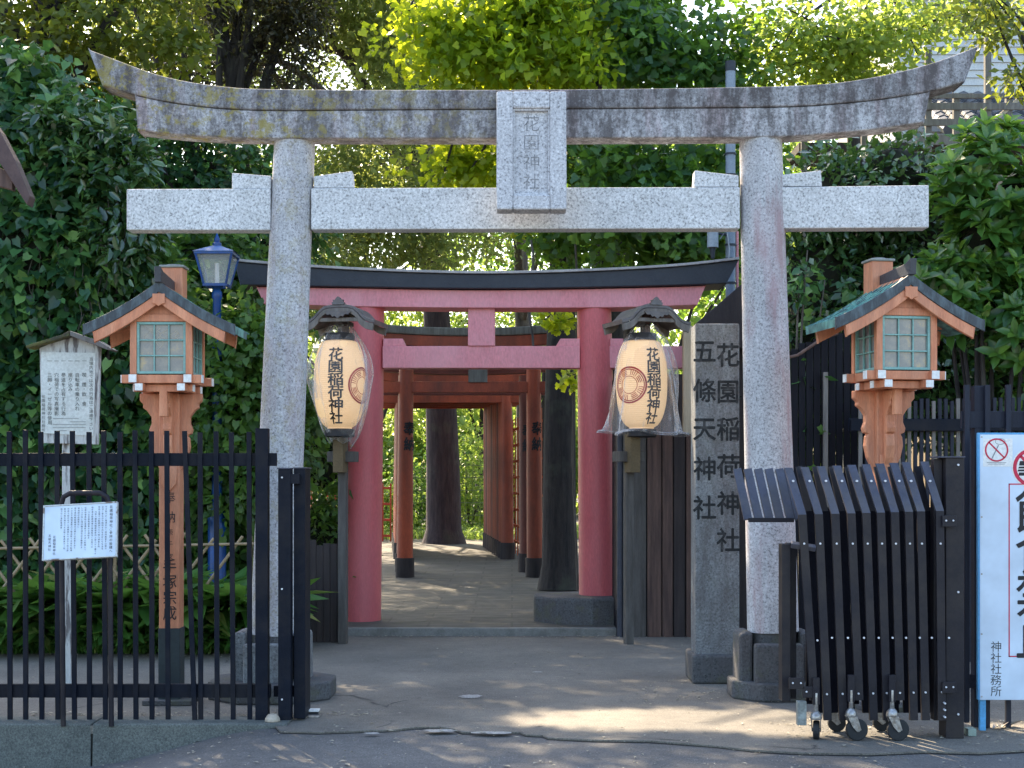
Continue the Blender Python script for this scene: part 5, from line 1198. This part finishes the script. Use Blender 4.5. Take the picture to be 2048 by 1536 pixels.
# whorls of long leaves
cc, dd = cloud(c2, 420, .4); per = 9
P = np.repeat(cc, per, 0); ax = unit(dd * .6 + np.array([0, -.35, .7])); A = np.repeat(ax, per, 0); ang = np.tile(np.arange(per) * 2.4, len(cc)) + np.repeat(RNG.uniform(0, 6, len(cc)), per)
u1 = unit(np.cross(A, np.array([.3, 1, .2]))); u2 = np.cross(A, u1); rad = u1 * np.cos(ang)[:, None] + u2 * np.sin(ang)[:, None]
el = np.tile(np.linspace(.1, 1.1, per), len(cc))[:, None]; T = rad + A * el; N = A - rad * el * .6
leafmesh('leaves', L_LAUR, s2, P + A * el * .03, T, N, .21 * RNG.uniform(.7, 1.2, len(P)) * (1 - .3 * el[:, 0]), 'oval', np.clip(.25 + .45 * el[:, 0] + RNG.normal(size=len(P)) * .15, 0, 1))
s3 = thing('bare_stem_shrub', 'thin branching shrub with sparse leaves behind the right stone pillar', 'shrub', (X(1640, 13.2), 13.2, 0))
m = MB(); limbs(m, (X(1620, 13.2), 13.2, .5), [(X(a, 13.2), 13.2, Z(b, 13.2)) for a, b in ((1600, 540), (1615, 500), (1650, 560), (1640, 640), (1600, 760), (1612, 830))], .03, 8, .0); m.build('stems', BARK2, s3)
foliage('leaves', L_CREEP, s3, [E3(1605, 790, 13.1, .14, .1, .35), E3(1620, 880, 13.1, .12, .1, .2), E3(1600, 560, 13.2, .1, .1, .2), E3(1720, 640, 13.3, .4, .2, .3)], 75, 8, .07, .09, 'heart', droop=.6)

# trees; high crown blobs out of view are added to shade the ground
tree('maple_tree', 'tree with a forked dark trunk and small olive leaves at the top left corner', 'tree', (X(60, 17.5), 17.5, .1),
     [(X(70, 17.5), 17.5, 3.5), (X(85, 17.5), 17.5, 6.0), (X(100, 17.5), 17.5, 8.5)], .26,
     [E3(60, 60, 17, 1.1, .9, .55), E3(230, 40, 17, .9, .9, .6), E3(340, 100, 17, .5, .6, .32), E3(-80, 130, 17.5, .8, .8, .7), E3(150, -90, 17.5, 2.4, 1.4, .7), (-7, 19, 10.2, 3, 2, 1.1), (-3.8, 19, 9.9, 2, 2, 1.0)], L_MAPLE, 1250, 14, .12, .10, 'wide', up=1.1, droop=.1, flat=.35)
tree('slender_tree', 'thin second trunk leaning at the top left corner behind the forked tree', 'tree', (X(130, 18.5), 18.5, .1),
     [(X(100, 18.5), 18.5, 4), (X(80, 18.5), 18.5, 6.1), (X(68, 18.5), 18.5, 7.4)], .12, [E3(40, 150, 19, 1.2, .8, .9), E3(180, 200, 19.5, .9, .7, .8)], L_MAPLE, 420, 14, .16, .09, 'wide', flat=.5, rb=-.15)
tree('dark_tree', 'dark reddish brown tree speckled with white sky, above the left of the stone beam', 'tree', (X(420, 22), 22, .2),
     [(X(430, 22), 22, 4), (X(470, 22), 22, 8)], .25,
     [E3(480, -10, 22, 1.2, 1, .8), E3(570, 60, 22, .55, .8, .9), E3(450, 150, 22.5, .9, .8, .5), E3(600, 130, 22, .35, .6, .5), E3(330, 150, 23, .8, .8, .9), E3(610, 20, 22, .4, .6, .7), (-4.6, 22, 10.5, 3.2, 2.2, 1.6)], L_DARK, 1700, 15, .125, .085, 'rhomb', shell=.6)
tree('evergreen_tree', 'black green evergreen mass in shade between the left stone pillar and the creeper bank', 'tree', (X(420, 18), 18, .2),
     [(X(400, 18), 18, 3), (X(380, 18), 18, 5.8)], .22,
     [E3(330, 330, 18, .8, .7, .8), E3(470, 370, 18, .8, .7, .8), E3(400, 480, 18, 1.0, .7, .7), E3(250, 250, 18.5, .8, .7, .6), E3(580, 430, 18.5, .5, .6, .8), E3(420, 640, 18.5, 1.2, .6, 1.0), E3(200, 500, 18.5, 1.2, .6, 1.2)], L_CREEP, 2000, 11, .13, .11, 'rhomb', rb=-.22, shell=.4)
tree('soft_tree', 'soft fine leaved tree with a thick trunk seen left of the stone tablet', 'tree', (X(888, 29.5), 29.5, .28),
     [(X(884, 29.5), 29.5, 2.5), (X(872, 29.5), 29.5, 5), (X(850, 29.5), 29.5, 8), (X(820, 29.5), 29.5, 11)], .36,
     [E3(730, 80, 27, 1.0, 1, 1.5), E3(700, 330, 26, .9, .9, 1.1), E3(830, 380, 27, .9, .9, .9), E3(680, 500, 26, .7, .8, .7), E3(860, 500, 27, .6, .8, .45), E3(660, 380, 27, 1.0, .9, 1.1), E3(760, 460, 27, 1.1, .9, .6), E3(650, 620, 27, .8, .8, .8), E3(960, 480, 28, .8, .8, .35), E3(760, 200, 27, .9, .9, 1.2), E3(950, 330, 28, 1.0, .9, .8), (-4, 26, 11.2, 3, 2, 1.4), (-3.5, 29, 11, 3.5, 2, 1.8), (-5.5, 27.5, 10.8, 3, 2.5, 1.2), (-6.5, 33, 11.5, 3.5, 2, 2.2), (-1.5, 32, 10.6, 2.5, 2, 1.5)], L_CONE, 5200, 17, .17, .12, 'rhomb', up=.5, flat=1.0, shell=.45, barkm=M2B)
tree('ginkgo_tree', 'ginkgo with glowing yellow green fan leaves above the stone tablet', 'tree', (X(1118, 19), 19, .15),
     [(X(1120, 19), 19, 2.5), (X(1128, 19), 19, 5), (X(1140, 18.8), 18.8, 8), (X(1150, 18.5), 18.5, 11)], .225,
     [E3(890, 60, 17, .55, .6, .55), E3(1000, 110, 17, .8, .6, .42), E3(1060, 0, 17, .9, .6, .6), E3(870, 150, 17, .4, .5, .22), E3(1160, 120, 17, .4, .5, .4), E3(1010, 60, 17.6, 1.35, .5, .75), E3(940, 330, 18.5, .8, .5, .45)], L_GINK, 760, 12, .13, .10, 'fan', up=.2, droop=.35, flat=.8, shell=.8)
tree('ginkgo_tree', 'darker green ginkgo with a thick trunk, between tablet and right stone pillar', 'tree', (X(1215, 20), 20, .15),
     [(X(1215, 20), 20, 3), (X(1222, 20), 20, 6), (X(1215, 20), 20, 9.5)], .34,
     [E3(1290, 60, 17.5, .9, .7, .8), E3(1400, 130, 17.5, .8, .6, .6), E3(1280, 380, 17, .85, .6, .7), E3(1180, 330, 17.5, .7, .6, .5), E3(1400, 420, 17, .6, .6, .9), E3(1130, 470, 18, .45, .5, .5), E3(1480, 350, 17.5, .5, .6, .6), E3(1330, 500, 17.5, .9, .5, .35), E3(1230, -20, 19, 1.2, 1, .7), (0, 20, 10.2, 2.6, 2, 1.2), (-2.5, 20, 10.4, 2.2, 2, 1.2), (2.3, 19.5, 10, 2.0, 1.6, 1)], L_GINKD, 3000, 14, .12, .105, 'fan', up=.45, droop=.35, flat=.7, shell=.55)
tree('tall_tree', 'slim straight grey trunk seen just right of the red centre strut', 'tree', (X(1056, 30), 30, .28),
     [(X(1052, 30), 30, 3), (X(1042, 30), 30, 6), (X(1030, 30), 30, 9)], .24,
     [E3(1050, 350, 23, .8, .7, .6), E3(1010, 250, 23, .9, .8, .6), E3(1100, 420, 22, .5, .5, .5), (-1.5, 23, 10.6, 2.4, 2, 1.2)], L_GINK, 520, 13, .15, .11, 'fan', barkm=BARK2, rb=-.1)
tree('light_maple', 'pale yellow green maple with thin dark branches above the right half of the stone beam', 'tree', (X(1715, 18.3), 18.3, .1),
     [(X(1712, 18.3), 18.3, 3.5), (X(1708, 18.3), 18.3, 6.2), (X(1722, 18.3), 18.3, 7), (X(1740, 18.3), 18.3, 8.6)], .11,
     [E3(1620, 80, 17.5, .85, .8, .45), E3(1740, 60, 17.5, .8, .8, .5), E3(1560, 150, 17.5, .5, .6, .28), E3(1700, 160, 17.8, .8, .6, .25), E3(1850, 40, 17.8, .6, .6, .3), E3(1960, 20, 17.8, .6, .6, .2), E3(1500, 40, 18, .6, .6, .5)], L_LMAPLE, 560, 12, .2, .085, 'wide', up=1.1, flat=.3, shell=.6, droop=.1)
tree('fine_leaf_tree', 'sparse small leaved branch hanging in the top right corner in front of the pale house', 'tree', (X(2080, 14), 14, 0),
     [(X(2090, 14), 14, 3), (X(2100, 14), 14, 5), (X(2060, 14), 14, 6.1)], .09,
     [E3(2010, 60, 14, .35, .4, .12), E3(2040, 160, 14, .22, .3, .12), E3(1980, 15, 14, .5, .4, .08)], L_MAPLE, 75, 10, .10, .085, 'rhomb', flat=.4, nl=6)
# hanging ginkgo sprays in front of the dark trunk
hg = thing('ginkgo_sprig', 'thin hanging ginkgo shoot with a few bright leaves beside the right red pillar', 'plant', (X(1143, 17.5), 17.5, .1))
m = MB()
for p, a, b in ((1150, 470, 1190), (1062, 480, 700)): m.tube([(X(p + 5 * sin(k), 17.5), 17.5, Z(a + (b - a) * k / 8, 17.5)) for k in range(9)], .014, 6)
m.build('stem', BARK2, hg)
foliage('leaves', L_GINK, hg, [E3(1128, 655, 17.4, .12, .1, .12), E3(1140, 755, 17.4, .06, .08, .16), E3(1105, 640, 17.4, .06, .06, .05)], 14, 7, .05, .10, 'fan', rb=.3)
# log resting behind the red tie beam is the capped beam of the first vermilion gate; sunlit garden beyond
for i, (px, py, D, rx, ry, rz, nm, lab, lm) in enumerate((
    (720, 420, 38, 3.2, 1.6, 5.0, 'garden_tree', 'sunlit yellow green tree beyond the left side of the red gate', L_FAR),
    (960, 660, 41, 3.4, 1.6, 3.2, 'garden_tree', 'sunlit tree seen on both sides of the red centre strut', L_FAR),
    (700, 330, 34, 2.2, 1.6, 2.2, 'garden_tree', 'sunlit far tree glowing behind the dark tree on the left', L_FAR),
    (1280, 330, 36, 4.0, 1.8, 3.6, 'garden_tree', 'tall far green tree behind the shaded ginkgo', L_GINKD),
    (1600, 330, 30, 3.0, 1.5, 2.0, 'garden_tree', 'far yellow green tree behind the pale maple on the right', L_FAR),
    (60, 420, 30, 3.6, 1.5, 2.6, 'garden_tree', 'far dim green tree behind the top left corner trees', L_MAPLE),
    (1080, 640, 33, 1.2, 1, 2.0, 'garden_tree', 'small far tree right of the red centre strut', L_FAR))):
    cx, cz = X(px, D), Z(py, D)
    tree(nm, lab, 'tree', (cx, D, .28), [(cx, D, 1.5), (cx + .2, D, max(2.5, cz))], .18, [(cx, D, cz, rx, ry, rz), (cx - rx * .6, D, cz - rz * .3, rx * .6, ry, rz * .6), (cx + rx * .6, D, cz - rz * .2, rx * .6, ry, rz * .7)], lm, int(230 * rx * rz / 3.5), 14, .26, .17, 'rhomb', nl=8, shell=.5)
# garden shrubs at the far end of the tunnel
for i, (px, D, h, w_, lab) in enumerate(((760, 33, 1.9, .8, 'sunlit garden shrub far beyond the left vermilion posts'), (830, 35, 1.7, .9, 'low sunlit shrub left of the thick trunk at the end of the tunnel'), (940, 36, 2.3, .9, 'sunlit shrub just right of the thick trunk at the end of the tunnel'), (1030, 35, 2.2, .9, 'sunlit shrub seen between the right vermilion posts'))):
    t = thing('garden_shrub', lab, 'shrub', (X(px, D), D, .28), 'shrubs in the sunlit garden')
    m = MB(); limbs(m, (X(px, D), D, .28), [(X(px, D) + a, D, h) for a in (-.4, 0, .4)], .03, i); m.build('stems', BARK2, t)
    foliage('leaves', L_FAR if i != 1 else L_LIME, t, [(X(px, D), D, .3 + h * .5, w_, .6, h * .55)], 230, 12, .12, .11, 'rhomb', rb=.1)
n = 6000; grass('garden_grass', 'sunlit grass at the far end of the tunnel', RNG.uniform(-6, 3, n), RNG.uniform(31, 36, n), .28, .22, .6, L_FAR)
fo, _ = foliage('far_wood', L_FAR, None, [(x_, 52 + (k % 3), z_, 4.5, 2, 3.4) for k, (x_, z_) in enumerate(((-16, 3), (-11, 5), (-7, 2.5), (-3, 2.8), (1, 2.6), (5, 3.5), (10, 4), (15, 6), (-13, 9), (8, 8)))], 4200, 12, .45, .34, 'rhomb', shell=.45)
tag(fo, 'far sunlit wood closing the view behind the garden', 'wood', None, 'stuff')
